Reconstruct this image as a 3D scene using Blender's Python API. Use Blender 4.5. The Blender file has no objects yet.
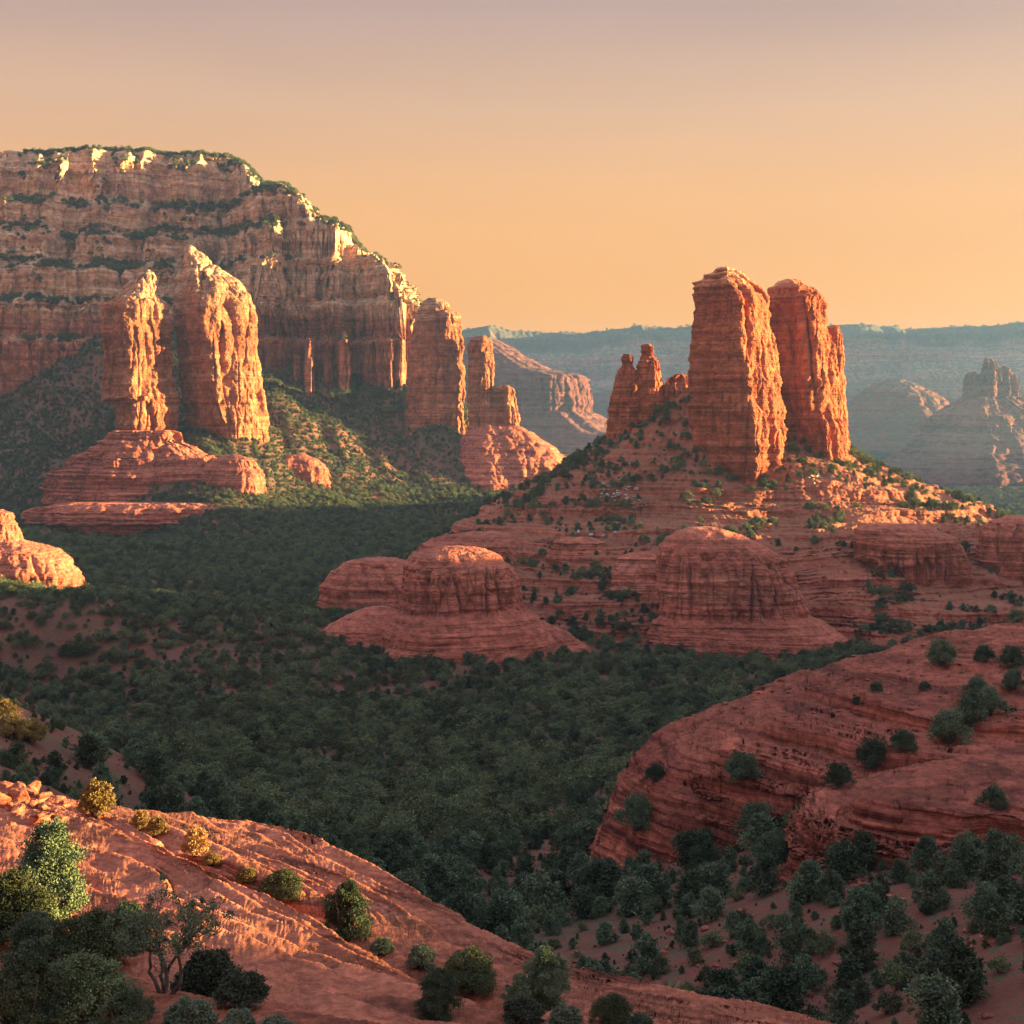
import bpy, math, random
import numpy as np
from mathutils import Vector

C = bpy.context.scene
COL = C.collection
R = math.radians
rnd = random.Random(7)
RS = np.random.RandomState(11)
F = 1500.0            # focal length in picture pixels
HZ = 430.0            # picture row of the eye level

# ------------------------------------------------------------------ camera
cd = bpy.data.cameras.new('camera')
cam = bpy.data.objects.new('camera', cd)
COL.objects.link(cam)
cam.rotation_euler = (R(90), 0, 0)
cd.sensor_width = 36
cd.lens = 36 * F / 1024
cd.shift_y = -(512 - HZ) / 1024
cd.clip_start = 0.5
cd.clip_end = 60000
C.camera = cam

# ------------------------------------------------------------------ sky and sun
SUN_AZ, SUN_EL = 87.0, 5.0
wd = bpy.data.worlds.new('World')
C.world = wd
wd.use_nodes = True
nt = wd.node_tree
for n in list(nt.nodes):
    nt.nodes.remove(n)
out = nt.nodes.new('ShaderNodeOutputWorld')
sky = nt.nodes.new('ShaderNodeTexSky')
sky.sky_type = 'NISHITA'
sky.sun_disc = False
sky.sun_elevation = R(SUN_EL)
sky.sun_rotation = R(SUN_AZ)
sky.dust_density = 3
bg1 = nt.nodes.new('ShaderNodeBackground')
bg1.inputs[1].default_value = 0.05
tn = nt.nodes.new('ShaderNodeMix'); tn.data_type = 'RGBA'; tn.blend_type = 'MULTIPLY'
tn.inputs[0].default_value = 1
tn.inputs[7].default_value = (0.08, 0.08, 0.12, 1)
nt.links.new(sky.outputs[0], tn.inputs[6])
nt.links.new(tn.outputs[2], bg1.inputs[0])
tc = nt.nodes.new('ShaderNodeTexCoord')
sx = nt.nodes.new('ShaderNodeSeparateXYZ')
nt.links.new(tc.outputs['Generated'], sx.inputs[0])
rp = nt.nodes.new('ShaderNodeValToRGB')
nt.links.new(sx.outputs[2], rp.inputs[0])
els = rp.color_ramp.elements
stops = [(0.0, (0.77, 0.28, 0.015)), (0.08, (0.77, 0.29, 0.015)), (0.15, (0.72, 0.335, 0.09)),
         (0.21, (0.57, 0.325, 0.17)), (0.28, (0.37, 0.24, 0.195)), (0.40, (0.54, 0.54, 0.64)), (1.0, (0.70, 0.77, 1.0))]
els[0].position = stops[0][0]; els[0].color = (*stops[0][1], 1)
els[1].position = stops[-1][0]; els[1].color = (*stops[-1][1], 1)
for p, c in stops[1:-1]:
    e = els.new(p); e.color = (*c, 1)
bg2 = nt.nodes.new('ShaderNodeBackground')
bg2.inputs[1].default_value = 0.16
az = nt.nodes.new('ShaderNodeMapRange'); az.inputs[1].default_value = -1; az.inputs[2].default_value = 1
az.inputs[3].default_value = 0.92; az.inputs[4].default_value = 1.08
nt.links.new(sx.outputs[0], az.inputs[0])
am = nt.nodes.new('ShaderNodeMix'); am.data_type = 'RGBA'; am.blend_type = 'MULTIPLY'; am.inputs[0].default_value = 1
nt.links.new(rp.outputs[0], am.inputs[6]); nt.links.new(az.outputs[0], am.inputs[7])
sv = nt.nodes.new('ShaderNodeVectorMath'); sv.operation = 'MULTIPLY'; sv.inputs[1].default_value = (2.2, 2.2, 14)
nt.links.new(tc.outputs['Generated'], sv.inputs[0])
sn_ = nt.nodes.new('ShaderNodeTexNoise'); sn_.inputs['Scale'].default_value = 1.6; sn_.inputs['Detail'].default_value = 4
nt.links.new(sv.outputs[0], sn_.inputs['Vector'])
sr = nt.nodes.new('ShaderNodeMapRange'); sr.inputs[1].default_value = 0.3; sr.inputs[2].default_value = 0.7
sr.inputs[3].default_value = 0.965; sr.inputs[4].default_value = 1.035
nt.links.new(sn_.outputs[0], sr.inputs[0])
an_ = nt.nodes.new('ShaderNodeMix'); an_.data_type = 'RGBA'; an_.blend_type = 'MULTIPLY'; an_.inputs[0].default_value = 1
nt.links.new(am.outputs[2], an_.inputs[6]); nt.links.new(sr.outputs[0], an_.inputs[7])
nt.links.new(an_.outputs[2], bg2.inputs[0])
ad = nt.nodes.new('ShaderNodeAddShader')
nt.links.new(bg1.outputs[0], ad.inputs[0])
nt.links.new(bg2.outputs[0], ad.inputs[1])
nt.links.new(ad.outputs[0], out.inputs[0])

ld = bpy.data.lights.new('sun', 'SUN')
ld.energy = 5.0
ld.angle = R(0.6)
ld.color = (1.0, 0.74, 0.28)
so = bpy.data.objects.new('sun', ld)
COL.objects.link(so)
sdir = Vector((math.sin(R(SUN_AZ)) * math.cos(R(SUN_EL)), math.cos(R(SUN_AZ)) * math.cos(R(SUN_EL)), math.sin(R(SUN_EL))))
so.rotation_euler = (-sdir).to_track_quat('-Z', 'Y').to_euler()

C.view_settings.view_transform = 'Standard'
C.view_settings.look = 'None'
C.view_settings.gamma = 1
C.view_settings.exposure = 3.0
C.cycles.max_bounces = 5
C.cycles.diffuse_bounces = 3
C.cycles.volume_bounces = 1
C.cycles.transparent_max_bounces = 4
C.cycles.use_denoising = True

# ------------------------------------------------------------------ numeric helpers
PERM = RS.permutation(256).astype(np.int32)
PERM = np.concatenate([PERM, PERM, PERM])
GR = RS.normal(size=(256, 3)).astype(np.float32)
GR /= np.linalg.norm(GR, axis=1)[:, None]

_a = RS.uniform(0, 6.2832, 256)
G2X = np.cos(_a).astype(np.float32); G2Y = np.sin(_a).astype(np.float32)

def noise2(x, y, c):
    x = np.asarray(x, np.float32) + np.float32(c * 17.3); y = np.asarray(y, np.float32) - np.float32(c * 9.1)
    x, y = np.broadcast_arrays(x, y)
    xi = np.floor(x); yi = np.floor(y)
    fx = x - xi; fy = y - yi
    xi = xi.astype(np.int32) & 255; yi = yi.astype(np.int32) & 255
    u = fx * fx * fx * (fx * (fx * 6 - 15) + 10)
    v = fy * fy * fy * (fy * (fy * 6 - 15) + 10)
    res = 0
    for dx in (0, 1):
        px = PERM[xi + dx]
        wx = u if dx else 1 - u
        for dy in (0, 1):
            i = PERM[px + yi + dy]
            res = res + wx * (v if dy else 1 - v) * (G2X[i] * (fx - dx) + G2Y[i] * (fy - dy))
    return res * 1.45

def noise3(x, y, z):
    if np.ndim(z) == 0:
        return noise2(x, y, float(z))
    x, y, z = np.broadcast_arrays(np.asarray(x, np.float32), np.asarray(y, np.float32), np.asarray(z, np.float32))
    xi = np.floor(x); yi = np.floor(y); zi = np.floor(z)
    fx = x - xi; fy = y - yi; fz = z - zi
    xi = xi.astype(np.int32) & 255; yi = yi.astype(np.int32) & 255; zi = zi.astype(np.int32) & 255
    u = fx * fx * fx * (fx * (fx * 6 - 15) + 10)
    v = fy * fy * fy * (fy * (fy * 6 - 15) + 10)
    w = fz * fz * fz * (fz * (fz * 6 - 15) + 10)
    res = 0
    for dx in (0, 1):
        px = PERM[xi + dx]
        wx = u if dx else 1 - u
        for dy in (0, 1):
            py = PERM[px + yi + dy]
            wy = v if dy else 1 - v
            for dz in (0, 1):
                g = GR[PERM[py + zi + dz] & 255]
                wz = w if dz else 1 - w
                res = res + wx * wy * wz * (g[..., 0] * (fx - dx) + g[..., 1] * (fy - dy) + g[..., 2] * (fz - dz))
    return res * 1.7

def fbm(x, y, z, o=4, g=0.5):
    s, a = 0, 1.0
    for i in range(o):
        s = s + a * noise3(x + 13.7 * i, y + 7.1 * i, z + 3.3 * i)
        x = x * 2.03; y = y * 2.03; z = z * 2.03
        a *= g
    return s

def sstep(a, b, x):
    t = np.clip((x - a) / (b - a), 0, 1)
    return t * t * (3 - 2 * t)

def W(px, py, Y):
    """world point that stands at distance Y in the direction of a picture point"""
    return ((px - 512) / F * Y, Y, (HZ - py) / F * Y)

class TPS:
    def __init__(s, pts, lam=0.0):
        P = np.array(pts, float)
        s.c = P[:, :2].copy()
        s.sc = 100.0
        n = len(P)
        q = s.c / s.sc
        d2 = ((q[:, None] - q[None]) ** 2).sum(-1)
        K = 0.5 * d2 * np.log(d2 + 1e-9) + lam * np.eye(n)
        A = np.zeros((n + 3, n + 3))
        A[:n, :n] = K
        A[:n, n] = 1; A[:n, n + 1:] = q
        A[n, :n] = 1; A[n + 1:, :n] = q.T
        b = np.zeros(n + 3); b[:n] = P[:, 2]
        s.w = np.linalg.solve(A, b)
        s.f = s.w.astype(np.float32)
    def __call__(s, X, Y):
        x = (np.asarray(X, float) / s.sc); y = (np.asarray(Y, float) / s.sc)
        r = s.w[-3] + s.w[-2] * x + s.w[-1] * y
        for (cx, cy), w in zip(s.c / s.sc, s.w[:-3]):
            d2 = (x - cx) ** 2 + (y - cy) ** 2
            r = r + w * 0.5 * d2 * np.log((d2 + 1e-9).astype(np.float32))
        return r

def sdist(X, Y, poly):
    """signed distance to a plan outline, positive outside"""
    P = np.array(poly, float)
    d = np.full(np.shape(X), 1e18)
    inside = np.zeros(np.shape(X), bool)
    for i in range(len(P)):
        a = P[i]; b = P[(i + 1) % len(P)]
        e = b - a
        wx = X - a[0]; wy = Y - a[1]
        t = np.clip((wx * e[0] + wy * e[1]) / (e @ e), 0, 1)
        d = np.minimum(d, (wx - e[0] * t) ** 2 + (wy - e[1] * t) ** 2)
        c = ((a[1] > Y) != (b[1] > Y)) & (X < e[0] * (Y - a[1]) / (e[1] if e[1] != 0 else 1e-9) + a[0])
        inside ^= c
    d = np.sqrt(d)
    return np.where(inside, -d, d)

def strata(x, y, z, f=1.0):
    """bedding relief: nearly the same along a layer, changing quickly with height"""
    t = z + 2.0 / f * noise3(x * 0.012 * f, y * 0.012 * f, z * 0.01)
    a = noise3(x * 0.015 * f, y * 0.015 * f, t * 0.16 * f)
    b = noise3(x * 0.03 * f + 9, y * 0.03 * f, t * 0.45 * f)
    c = noise3(x * 0.06 * f + 3, y * 0.06 * f, t * 1.1 * f)
    return np.tanh(a * 2.2) * 0.6 + np.tanh(b * 2.5) * 0.35 + c * 0.22

def flutes(x, y, z, s=14.0):
    """vertical joints and columns"""
    a = 1 - np.abs(noise3(x / s, y / s, z / s * 0.10)) * 2.2
    b = 1 - np.abs(noise3(x / s * 2.6 + 5, y / s * 2.6, z / s * 0.35)) * 2.2
    return -(np.clip(a, 0, 1) ** 3) * 1.0 - (np.clip(b, 0, 1) ** 3) * 0.4

# ------------------------------------------------------------------ tags and mesh output
def tag(o, label=None, cat=None, group=None, kind=None):
    if label: o['label'] = label
    if cat: o['category'] = cat
    if group: o['group'] = group
    if kind: o['kind'] = kind
    return o

def to_mesh(name, V, Fq, mat, smooth=True, parent=None, origin=None):
    V = np.ascontiguousarray(V, np.float32)
    if origin is not None:
        V = V - np.array(origin, np.float32)
    me = bpy.data.meshes.new(name)
    n = Fq.shape[1]
    me.vertices.add(len(V)); me.vertices.foreach_set('co', V.ravel())
    me.loops.add(Fq.size); me.loops.foreach_set('vertex_index', np.ascontiguousarray(Fq, np.int32).ravel())
    me.polygons.add(len(Fq)); me.polygons.foreach_set('loop_start', np.arange(0, Fq.size, n, dtype=np.int32))
    if smooth:
        me.polygons.foreach_set('use_smooth', np.ones(len(Fq), bool))
    me.update(calc_edges=True)
    me.materials.append(mat)
    o = bpy.data.objects.new(name, me)
    COL.objects.link(o)
    if origin is not None: o.location = origin
    if parent: o.parent = parent
    return o

def gridfaces(nr, nc, wrap=False):
    i = np.arange(nr - 1)[:, None]
    j = np.arange(nc if wrap else nc - 1)[None]
    a = i * nc + j
    b = i * nc + (j + 1) % nc
    return np.stack([a, b, b + nc, a + nc], -1).reshape(-1, 4)

def grid_normals(P):
    du = np.gradient(P, axis=1); dv = np.gradient(P, axis=0)
    N = np.cross(du, dv)
    N /= np.linalg.norm(N, axis=-1, keepdims=True) + 1e-9
    N[N[..., 2] < 0] *= -1
    return N

def patch(name, H, px0, px1, nc, Y0, Y1, nr, mat, amp=0, fs=1.0, flute=0, fsz=14, rough=0, rsz=6, fine=2500, steep=(0.35, 0.8), zw=1.6, hi=0):
    """a piece of terrain: rows are spaced by the length of the slope so that cliffs get their detail"""
    px = np.linspace(px0, px1, nc)
    t = np.geomspace(Y0, Y1, fine)
    ncc = max(60, nc // 8)
    pxc = np.linspace(px0, px1, ncc)
    Yf = np.repeat(t[:, None], ncc, 1)
    Xf = (pxc[None] - 512) / F * Yf
    Z = H(Xf, Yf)
    ds = np.sqrt((np.diff(Yf, axis=0) / Yf[1:] * 0.28) ** 2 + (zw * np.diff(Z, axis=0) / Yf[1:]) ** 2)
    S = np.vstack([np.zeros(ncc), np.cumsum(ds, 0)])
    # smooth the spacing sideways so that neighbouring columns stay alike
    S /= S[-1:]
    k = 1
    Sp = np.pad(S, ((0, 0), (k, k)), 'edge')
    cs = np.cumsum(np.pad(Sp, ((0, 0), (1, 0))), axis=1)
    S = (cs[:, 2 * k + 1:] - cs[:, :-2 * k - 1]) / (2 * k + 1)
    q = np.linspace(0, 1, nr)
    Yr = np.empty((nr, nc))
    Yc = np.stack([np.interp(q, S[:, j], t) for j in range(ncc)], 1)
    ff = np.linspace(0, ncc - 1, nc); i0 = np.minimum(ff.astype(int), ncc - 2); fr = ff - i0
    Yr = Yc[:, i0] * (1 - fr) + Yc[:, i0 + 1] * fr
    Xr = (px[None] - 512) / F * Yr
    Zr = H(Xr, Yr)
    P = np.stack([Xr, Yr, Zr], -1)
    N = grid_normals(P)
    if rough:
        d = fbm(Xr / rsz, Yr / rsz, Zr / rsz, 4) * rough
        P = P + N * d[..., None]
    if amp or flute:
        hz = np.sqrt(N[..., 0] ** 2 + N[..., 1] ** 2)
        m = sstep(steep[0], steep[1], hz)
        d = amp * strata(P[..., 0], P[..., 1], P[..., 2], fs) * (0.25 + 0.75 * m)
        if flute:
            d = d + flute * flutes(P[..., 0], P[..., 1], P[..., 2], fsz) * m
        P[..., 0] += N[..., 0] * d; P[..., 1] += N[..., 1] * d
        P[..., 2] += N[..., 2] * d * 0.35
    if hi:
        P = P + N * (hi * noise3(P[..., 0] * 6 / rsz, P[..., 1] * 6 / rsz, P[..., 2] * 9 / rsz))[..., None]
    o = to_mesh(name, P.reshape(-1, 3), gridfaces(nr, nc), mat)
    return o

FOOT = []      # footprints of rock bodies, so that plants keep off them

def formation(name, rows, Y, mat, depth=0.8, rot=-25, p=3.5, nth=420, nz=420, amp=1.5, fs=1.0, flute=3.0, fsz=16, lobe=0.12,
              lk=1.6, rough=0.5, rsz=5, seed=0, foot=None, parent=None, hi=0.0, flz=None, back=None):
    """a rock body with the silhouette rows (row, left, right) at distance Y, displaced by joints and bedding"""
    r = np.array(rows, float)
    z = (HZ - r[:, 0]) / F * Y
    xl = (r[:, 1] - 512) / F * Y; xr = (r[:, 2] - 512) / F * Y
    # level spacing by profile length
    L = np.concatenate([[0], np.cumsum(np.hypot(np.diff(z), np.maximum(np.abs(np.diff(xl)), np.abs(np.diff(xr)))))])
    q = np.linspace(0, L[-1], nz)
    def sm(v):
        a = np.interp(q, L, v)
        k = max(1, nz // 150)
        ap = np.concatenate([np.full(k, a[0]), a, np.full(k, a[-1])])
        ker = np.ones(2 * k + 1) / (2 * k + 1)
        return np.convolve(ap, ker, 'valid')
    zz = sm(z); a = np.interp(q, L, xl) * 0.4 + sm(xl) * 0.6; b = np.interp(q, L, xr) * 0.4 + sm(xr) * 0.6
    cx = (a + b) / 2; hw = np.maximum((b - a) / 2, 0.01)
    th = np.linspace(0, 2 * np.pi, nth, endpoint=False)
    hwm = hw.max()
    ct, st = np.cos(th), np.sin(th)
    rr = 1 / (np.abs(ct) ** p + np.abs(st) ** p) ** (1 / p)
    ux, uy = rr * ct, rr * st * depth
    TH, ZZ = np.meshgrid(th, zz)
    lo = 1 + lobe * fbm(np.cos(TH) * lk + seed * 3.1, np.sin(TH) * lk + seed * 1.7, ZZ / hwm * 0.35, 3)
    ux = ux[None] * lo; uy = uy[None] * lo
    c, s = math.cos(R(rot)), math.sin(R(rot))
    X = ux * c - uy * s; Yy = ux * s + uy * c
    mx = X.max(1, keepdims=True); mn = X.min(1, keepdims=True)
    X = (X - (mx + mn) / 2) / ((mx - mn) / 2); Yy = Yy / ((mx - mn) / 2)
    PX = cx[:, None] + X * hw[:, None]
    PY = Y + Yy * hw[:, None]
    if back is not None:
        PY = PY + np.interp(q, L, np.array(back, float))[:, None]
    P = np.stack([PX, PY, np.broadcast_to(zz[:, None], PX.shape)], -1)
    N = np.cross(np.roll(P, -1, 1) - np.roll(P, 1, 1), np.gradient(P, axis=0))
    N /= np.linalg.norm(N, axis=-1, keepdims=True) + 1e-9
    cen = np.stack([cx, np.full(nz, Y), zz - hwm], -1)[:, None]
    flip = (N * (P - cen)).sum(-1) < 0
    N[flip] *= -1
    x, y, zc = P[..., 0] + seed * 37, P[..., 1], P[..., 2]
    hz = np.hypot(N[..., 0], N[..., 1])
    m = sstep(0.3, 0.85, hz)
    d = amp * strata(x, y, zc, fs) * (0.3 + 0.7 * m)
    fl = flute
    if flz is not None:
        fl = flute * np.interp((HZ - zc / Y * F), flz[0], flz[1])
    d = d + fl * flutes(x, y, zc, fsz) * m
    d = d + rough * fbm(x / rsz, y / rsz, zc / rsz, 4)
    d = d * np.minimum(1, hw / (hwm * 0.12))[:, None]
    P[..., 0] += N[..., 0] * d; P[..., 1] += N[..., 1] * d; P[..., 2] += N[..., 2] * d * 0.6
    if hi:
        P = P + N * (hi * noise3(x * 1.3, y * 1.3, zc * 2.2))[..., None]
    P[0] = P[0].mean(0)
    og = (float(cx[-1]), float(Y), float(zz[-1]))
    if parent is not None:
        og = None
    o = to_mesh(name, P.reshape(-1, 3), gridfaces(nz, nth, True), mat, origin=og)
    if parent is not None:
        o.parent = parent
        o.matrix_parent_inverse = parent.matrix_world.inverted()
        o.matrix_parent_inverse.translation = -Vector(parent.location)
    if foot is None: foot = 1
    if foot:
        hb = hw[-1]
        FOOT.append((cx[-1], Y, P, hb))
    return o

# ------------------------------------------------------------------ materials
def mat_new(name):
    m = bpy.data.materials.new(name)
    m.use_nodes = True
    t = m.node_tree
    b = t.nodes['Principled BSDF']
    b.inputs['Roughness'].default_value = 0.95
    b.inputs['Specular IOR Level'].default_value = 0.15
    return m, t, b

def nn(t, typ, **kw):
    n = t.nodes.new(typ)
    for k, v in kw.items(): setattr(n, k, v)
    return n

def vscale(t, src, v):
    n = nn(t, 'ShaderNodeVectorMath', operation='MULTIPLY')
    t.links.new(src, n.inputs[0]); n.inputs[1].default_value = v
    return n.outputs[0]

def noise_tex(t, vec, scale=1, detail=4, rough=0.55):
    n = nn(t, 'ShaderNodeTexNoise')
    t.links.new(vec, n.inputs['Vector'])
    n.inputs['Scale'].default_value = scale; n.inputs['Detail'].default_value = detail; n.inputs['Roughness'].default_value = rough
    return n.outputs[0]

def ramp(t, fac, stops, interp='LINEAR'):
    n = nn(t, 'ShaderNodeValToRGB')
    n.color_ramp.interpolation = interp
    e = n.color_ramp.elements
    e[0].position = stops[0][0]; e[0].color = (*stops[0][1], 1)
    e[1].position = stops[-1][0]; e[1].color = (*stops[-1][1], 1)
    for p, c in stops[1:-1]:
        k = e.new(p); k.color = (*c, 1)
    t.links.new(fac, n.inputs[0])
    return n.outputs[0]

def mix(t, fac, a, b, mode='MIX'):
    n = nn(t, 'ShaderNodeMix', data_type='RGBA', blend_type=mode)
    if isinstance(fac, float): n.inputs[0].default_value = fac
    else: t.links.new(fac, n.inputs[0])
    for s, v in ((6, a), (7, b)):
        if isinstance(v, tuple): n.inputs[s].default_value = (*v, 1)
        else: t.links.new(v, n.inputs[s])
    return n.outputs[2]

def math_n(t, op, a, b=None, clamp=False):
    n = nn(t, 'ShaderNodeMath', operation=op)
    n.use_clamp = clamp
    for i, v in ((0, a), (1, b)):
        if v is None: continue
        if isinstance(v, (int, float)): n.inputs[i].default_value = v
        else: t.links.new(v, n.inputs[i])
    return n.outputs[0]

def maprange(t, v, a, b, c=0.0, d=1.0):
    n = nn(t, 'ShaderNodeMapRange')
    n.interpolation_type = 'SMOOTHSTEP'
    t.links.new(v, n.inputs[0])
    n.inputs[1].default_value = a; n.inputs[2].default_value = b; n.inputs[3].default_value = c; n.inputs[4].default_value = d
    return n.outputs[0]

def rock_mat(name, s=1.0, cream=None, reds=None, dirt=0.5, bump=1.0, green=0.0, topgreen=None, tint=None, line=0.35, lichen=0.0, dirtcol=(0.235, 0.088, 0.052), pink=None):
    """s: bedding scale in metres per layer group"""
    m, t, b = mat_new(name)
    geo = nn(t, 'ShaderNodeNewGeometry')
    pos = geo.outputs['Position']
    sp = nn(t, 'ShaderNodeSeparateXYZ'); t.links.new(pos, sp.inputs[0])
    sn = nn(t, 'ShaderNodeSeparateXYZ'); t.links.new(geo.outputs['Normal'], sn.inputs[0])
    layer = noise_tex(t, vscale(t, pos, (0.012 / s, 0.012 / s, 0.30 / s)), 1, 5, 0.62)
    thin = noise_tex(t, vscale(t, pos, (0.03 / s, 0.03 / s, 1.6 / s)), 1, 3, 0.6)
    blot = noise_tex(t, vscale(t, pos, (0.05 / s, 0.05 / s, 0.05 / s)), 1, 5, 0.6)
    grain = noise_tex(t, vscale(t, pos, (0.9 / s, 0.9 / s, 0.9 / s)), 1, 6, 0.7)
    reds = reds or [(0.25, (0.165, 0.048, 0.034)), (0.42, (0.235, 0.072, 0.046)), (0.5, (0.29, 0.100, 0.066)), (0.58, (0.255, 0.080, 0.050)), (0.75, (0.35, 0.150, 0.105))]
    col = ramp(t, layer, reds)
    if cream:
        cl = ramp(t, layer, [(0.3, (0.42, 0.20, 0.115)), (0.42, (0.52, 0.30, 0.18)), (0.5, (0.60, 0.41, 0.27)), (0.58, (0.50, 0.25, 0.15)), (0.7, (0.62, 0.47, 0.34))])
        f0 = math_n(t, 'ADD', sp.outputs[2], math_n(t, 'MULTIPLY', math_n(t, 'SUBTRACT', blot, 0.5), (cream[1] - cream[0]) * 1.6))
        f0 = math_n(t, 'ADD', f0, math_n(t, 'MULTIPLY', math_n(t, 'SUBTRACT', layer, 0.5), (cream[1] - cream[0]) * 2.2))
        cf = maprange(t, f0, cream[0], cream[1])
        col = mix(t, cf, col, cl)
    # thin pale and dark beds
    col = mix(t, line, col, ramp(t, thin, [(0.36, (0.35, 0.33, 0.33)), (0.45, (0.9, 0.9, 0.9)), (0.58, (1.05, 1.05, 1.05)), (0.66, (1.6, 1.5, 1.45))]), 'MULTIPLY')
    fin0 = noise_tex(t, vscale(t, pos, (0.06 / s, 0.06 / s, 4.0 / s)), 1, 3, 0.6)
    col = mix(t, line, col, ramp(t, fin0, [(0.36, (0.62, 0.58, 0.58)), (0.46, (0.98, 0.98, 0.98)), (0.62, (1.2, 1.17, 1.15))]), 'MULTIPLY')
    # varnish streaks down the faces
    st = noise_tex(t, vscale(t, pos, (0.22 / s, 0.22 / s, 0.018 / s)), 1, 4, 0.6)
    steep = maprange(t, sn.outputs[2], 0.6, 0.25)
    sf = math_n(t, 'MULTIPLY', steep, maprange(t, st, 0.5, 0.68, 0, 0.5))
    col = mix(t, sf, col, (0.45, 0.36, 0.36), 'MULTIPLY')
    col = mix(t, 0.55, col, ramp(t, blot, [(0.38, (0.66, 0.64, 0.64)), (0.62, (1.28, 1.25, 1.25))]), 'MULTIPLY')
    if dirt:
        flat = maprange(t, math_n(t, 'ADD', sn.outputs[2], math_n(t, 'MULTIPLY', math_n(t, 'SUBTRACT', blot, 0.5), 0.5)), 0.72, 0.93, 0, dirt)
        col = mix(t, flat, col, dirtcol)
    if green:
        gf = math_n(t, 'MULTIPLY', maprange(t, sn.outputs[2], 0.45, 0.8), maprange(t, grain, 0.44, 0.54, 0, green))
        col = mix(t, gf, col, (0.055, 0.062, 0.030))
    if topgreen:
        tg = maprange(t, math_n(t, 'ADD', sp.outputs[2], math_n(t, 'MULTIPLY', math_n(t, 'SUBTRACT', blot, 0.5), 260)), topgreen[0], topgreen[1], 0, 0.92)
        col = mix(t, tg, col, (0.055, 0.065, 0.035))
    if lichen:
        lf = maprange(t, noise_tex(t, vscale(t, pos, (1.6, 1.6, 1.6)), 1, 6, 0.75), 0.60, 0.70, 0, lichen)
        col = mix(t, lf, col, (0.12, 0.05, 0.04))
    col = mix(t, 0.7, col, ramp(t, grain, [(0.38, (0.55, 0.54, 0.54)), (0.62, (1.4, 1.4, 1.4))]), 'MULTIPLY')
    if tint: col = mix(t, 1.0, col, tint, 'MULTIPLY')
    t.links.new(col, b.inputs['Base Color'])
    # relief
    vor = nn(t, 'ShaderNodeTexVoronoi', feature='DISTANCE_TO_EDGE')
    t.links.new(vscale(t, pos, (0.12 / s, 0.12 / s, 0.22 / s)), vor.inputs['Vector'])
    vor.inputs['Scale'].default_value = 1
    crk = maprange(t, vor.outputs[0], 0.0, 0.06, 0.0, 1.0)
    fin = noise_tex(t, vscale(t, pos, (0.10 / s, 0.10 / s, 5.0 / s)), 1, 3, 0.6)
    h = math_n(t, 'ADD', math_n(t, 'MULTIPLY', thin, 0.9), math_n(t, 'MULTIPLY', grain, 0.8))
    h = math_n(t, 'ADD', h, math_n(t, 'MULTIPLY', fin, 0.35))
    h = math_n(t, 'ADD', h, math_n(t, 'MULTIPLY', layer, 1.5))
    h = math_n(t, 'ADD', h, math_n(t, 'MULTIPLY', crk, 0.18))
    bp = nn(t, 'ShaderNodeBump')
    bp.inputs['Strength'].default_value = 0.9
    bp.inputs['Distance'].default_value = 1.0 * s * bump
    t.links.new(h, bp.inputs['Height'])
    t.links.new(bp.outputs[0], b.inputs['Normal'])
    return m

def soil_mat(name, c1, c2, c3, s=1.0, bump=0.5):
    m, t, b = mat_new(name)
    geo = nn(t, 'ShaderNodeNewGeometry'); pos = geo.outputs['Position']
    big = noise_tex(t, vscale(t, pos, (0.02 / s,) * 3), 1, 6, 0.6)
    sm = noise_tex(t, vscale(t, pos, (0.5 / s,) * 3), 1, 6, 0.7)
    col = mix(t, maprange(t, big, 0.45, 0.58), c1, c2)
    col = mix(t, maprange(t, sm, 0.50, 0.62), col, c3)
    col = mix(t, 0.7, col, ramp(t, sm, [(0.3, (0.65, 0.65, 0.65)), (0.7, (1.3, 1.3, 1.3))]), 'MULTIPLY')
    t.links.new(col, b.inputs['Base Color'])
    bp = nn(t, 'ShaderNodeBump'); bp.inputs['Distance'].default_value = bump * s
    t.links.new(sm, bp.inputs['Height']); t.links.new(bp.outputs[0], b.inputs['Normal'])
    return m

def leaf_mat(name, a, c, s=1.0, var=0.45):
    m, t, b = mat_new(name)
    geo = nn(t, 'ShaderNodeNewGeometry'); pos = geo.outputs['Position']
    oi = nn(t, 'ShaderNodeObjectInfo')
    n = noise_tex(t, vscale(t, pos, (0.8 / s,) * 3), 1, 3, 0.6)
    col = mix(t, maprange(t, n, 0.35, 0.65), a, c)
    v = maprange(t, oi.outputs['Random'], 0, 1, 1 - var, 1 + var)
    hsv = nn(t, 'ShaderNodeHueSaturation')
    t.links.new(col, hsv.inputs['Color']); t.links.new(v, hsv.inputs['Value'])
    hu = math_n(t, 'ADD', 0.485, math_n(t, 'MULTIPLY', math_n(t, 'FRACT', math_n(t, 'MULTIPLY', oi.outputs['Random'], 7.31)), 0.035))
    t.links.new(hu, hsv.inputs['Hue'])
    t.links.new(hsv.outputs[0], b.inputs['Base Color'])
    b.inputs['Roughness'].default_value = 0.8
    return m

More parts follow.
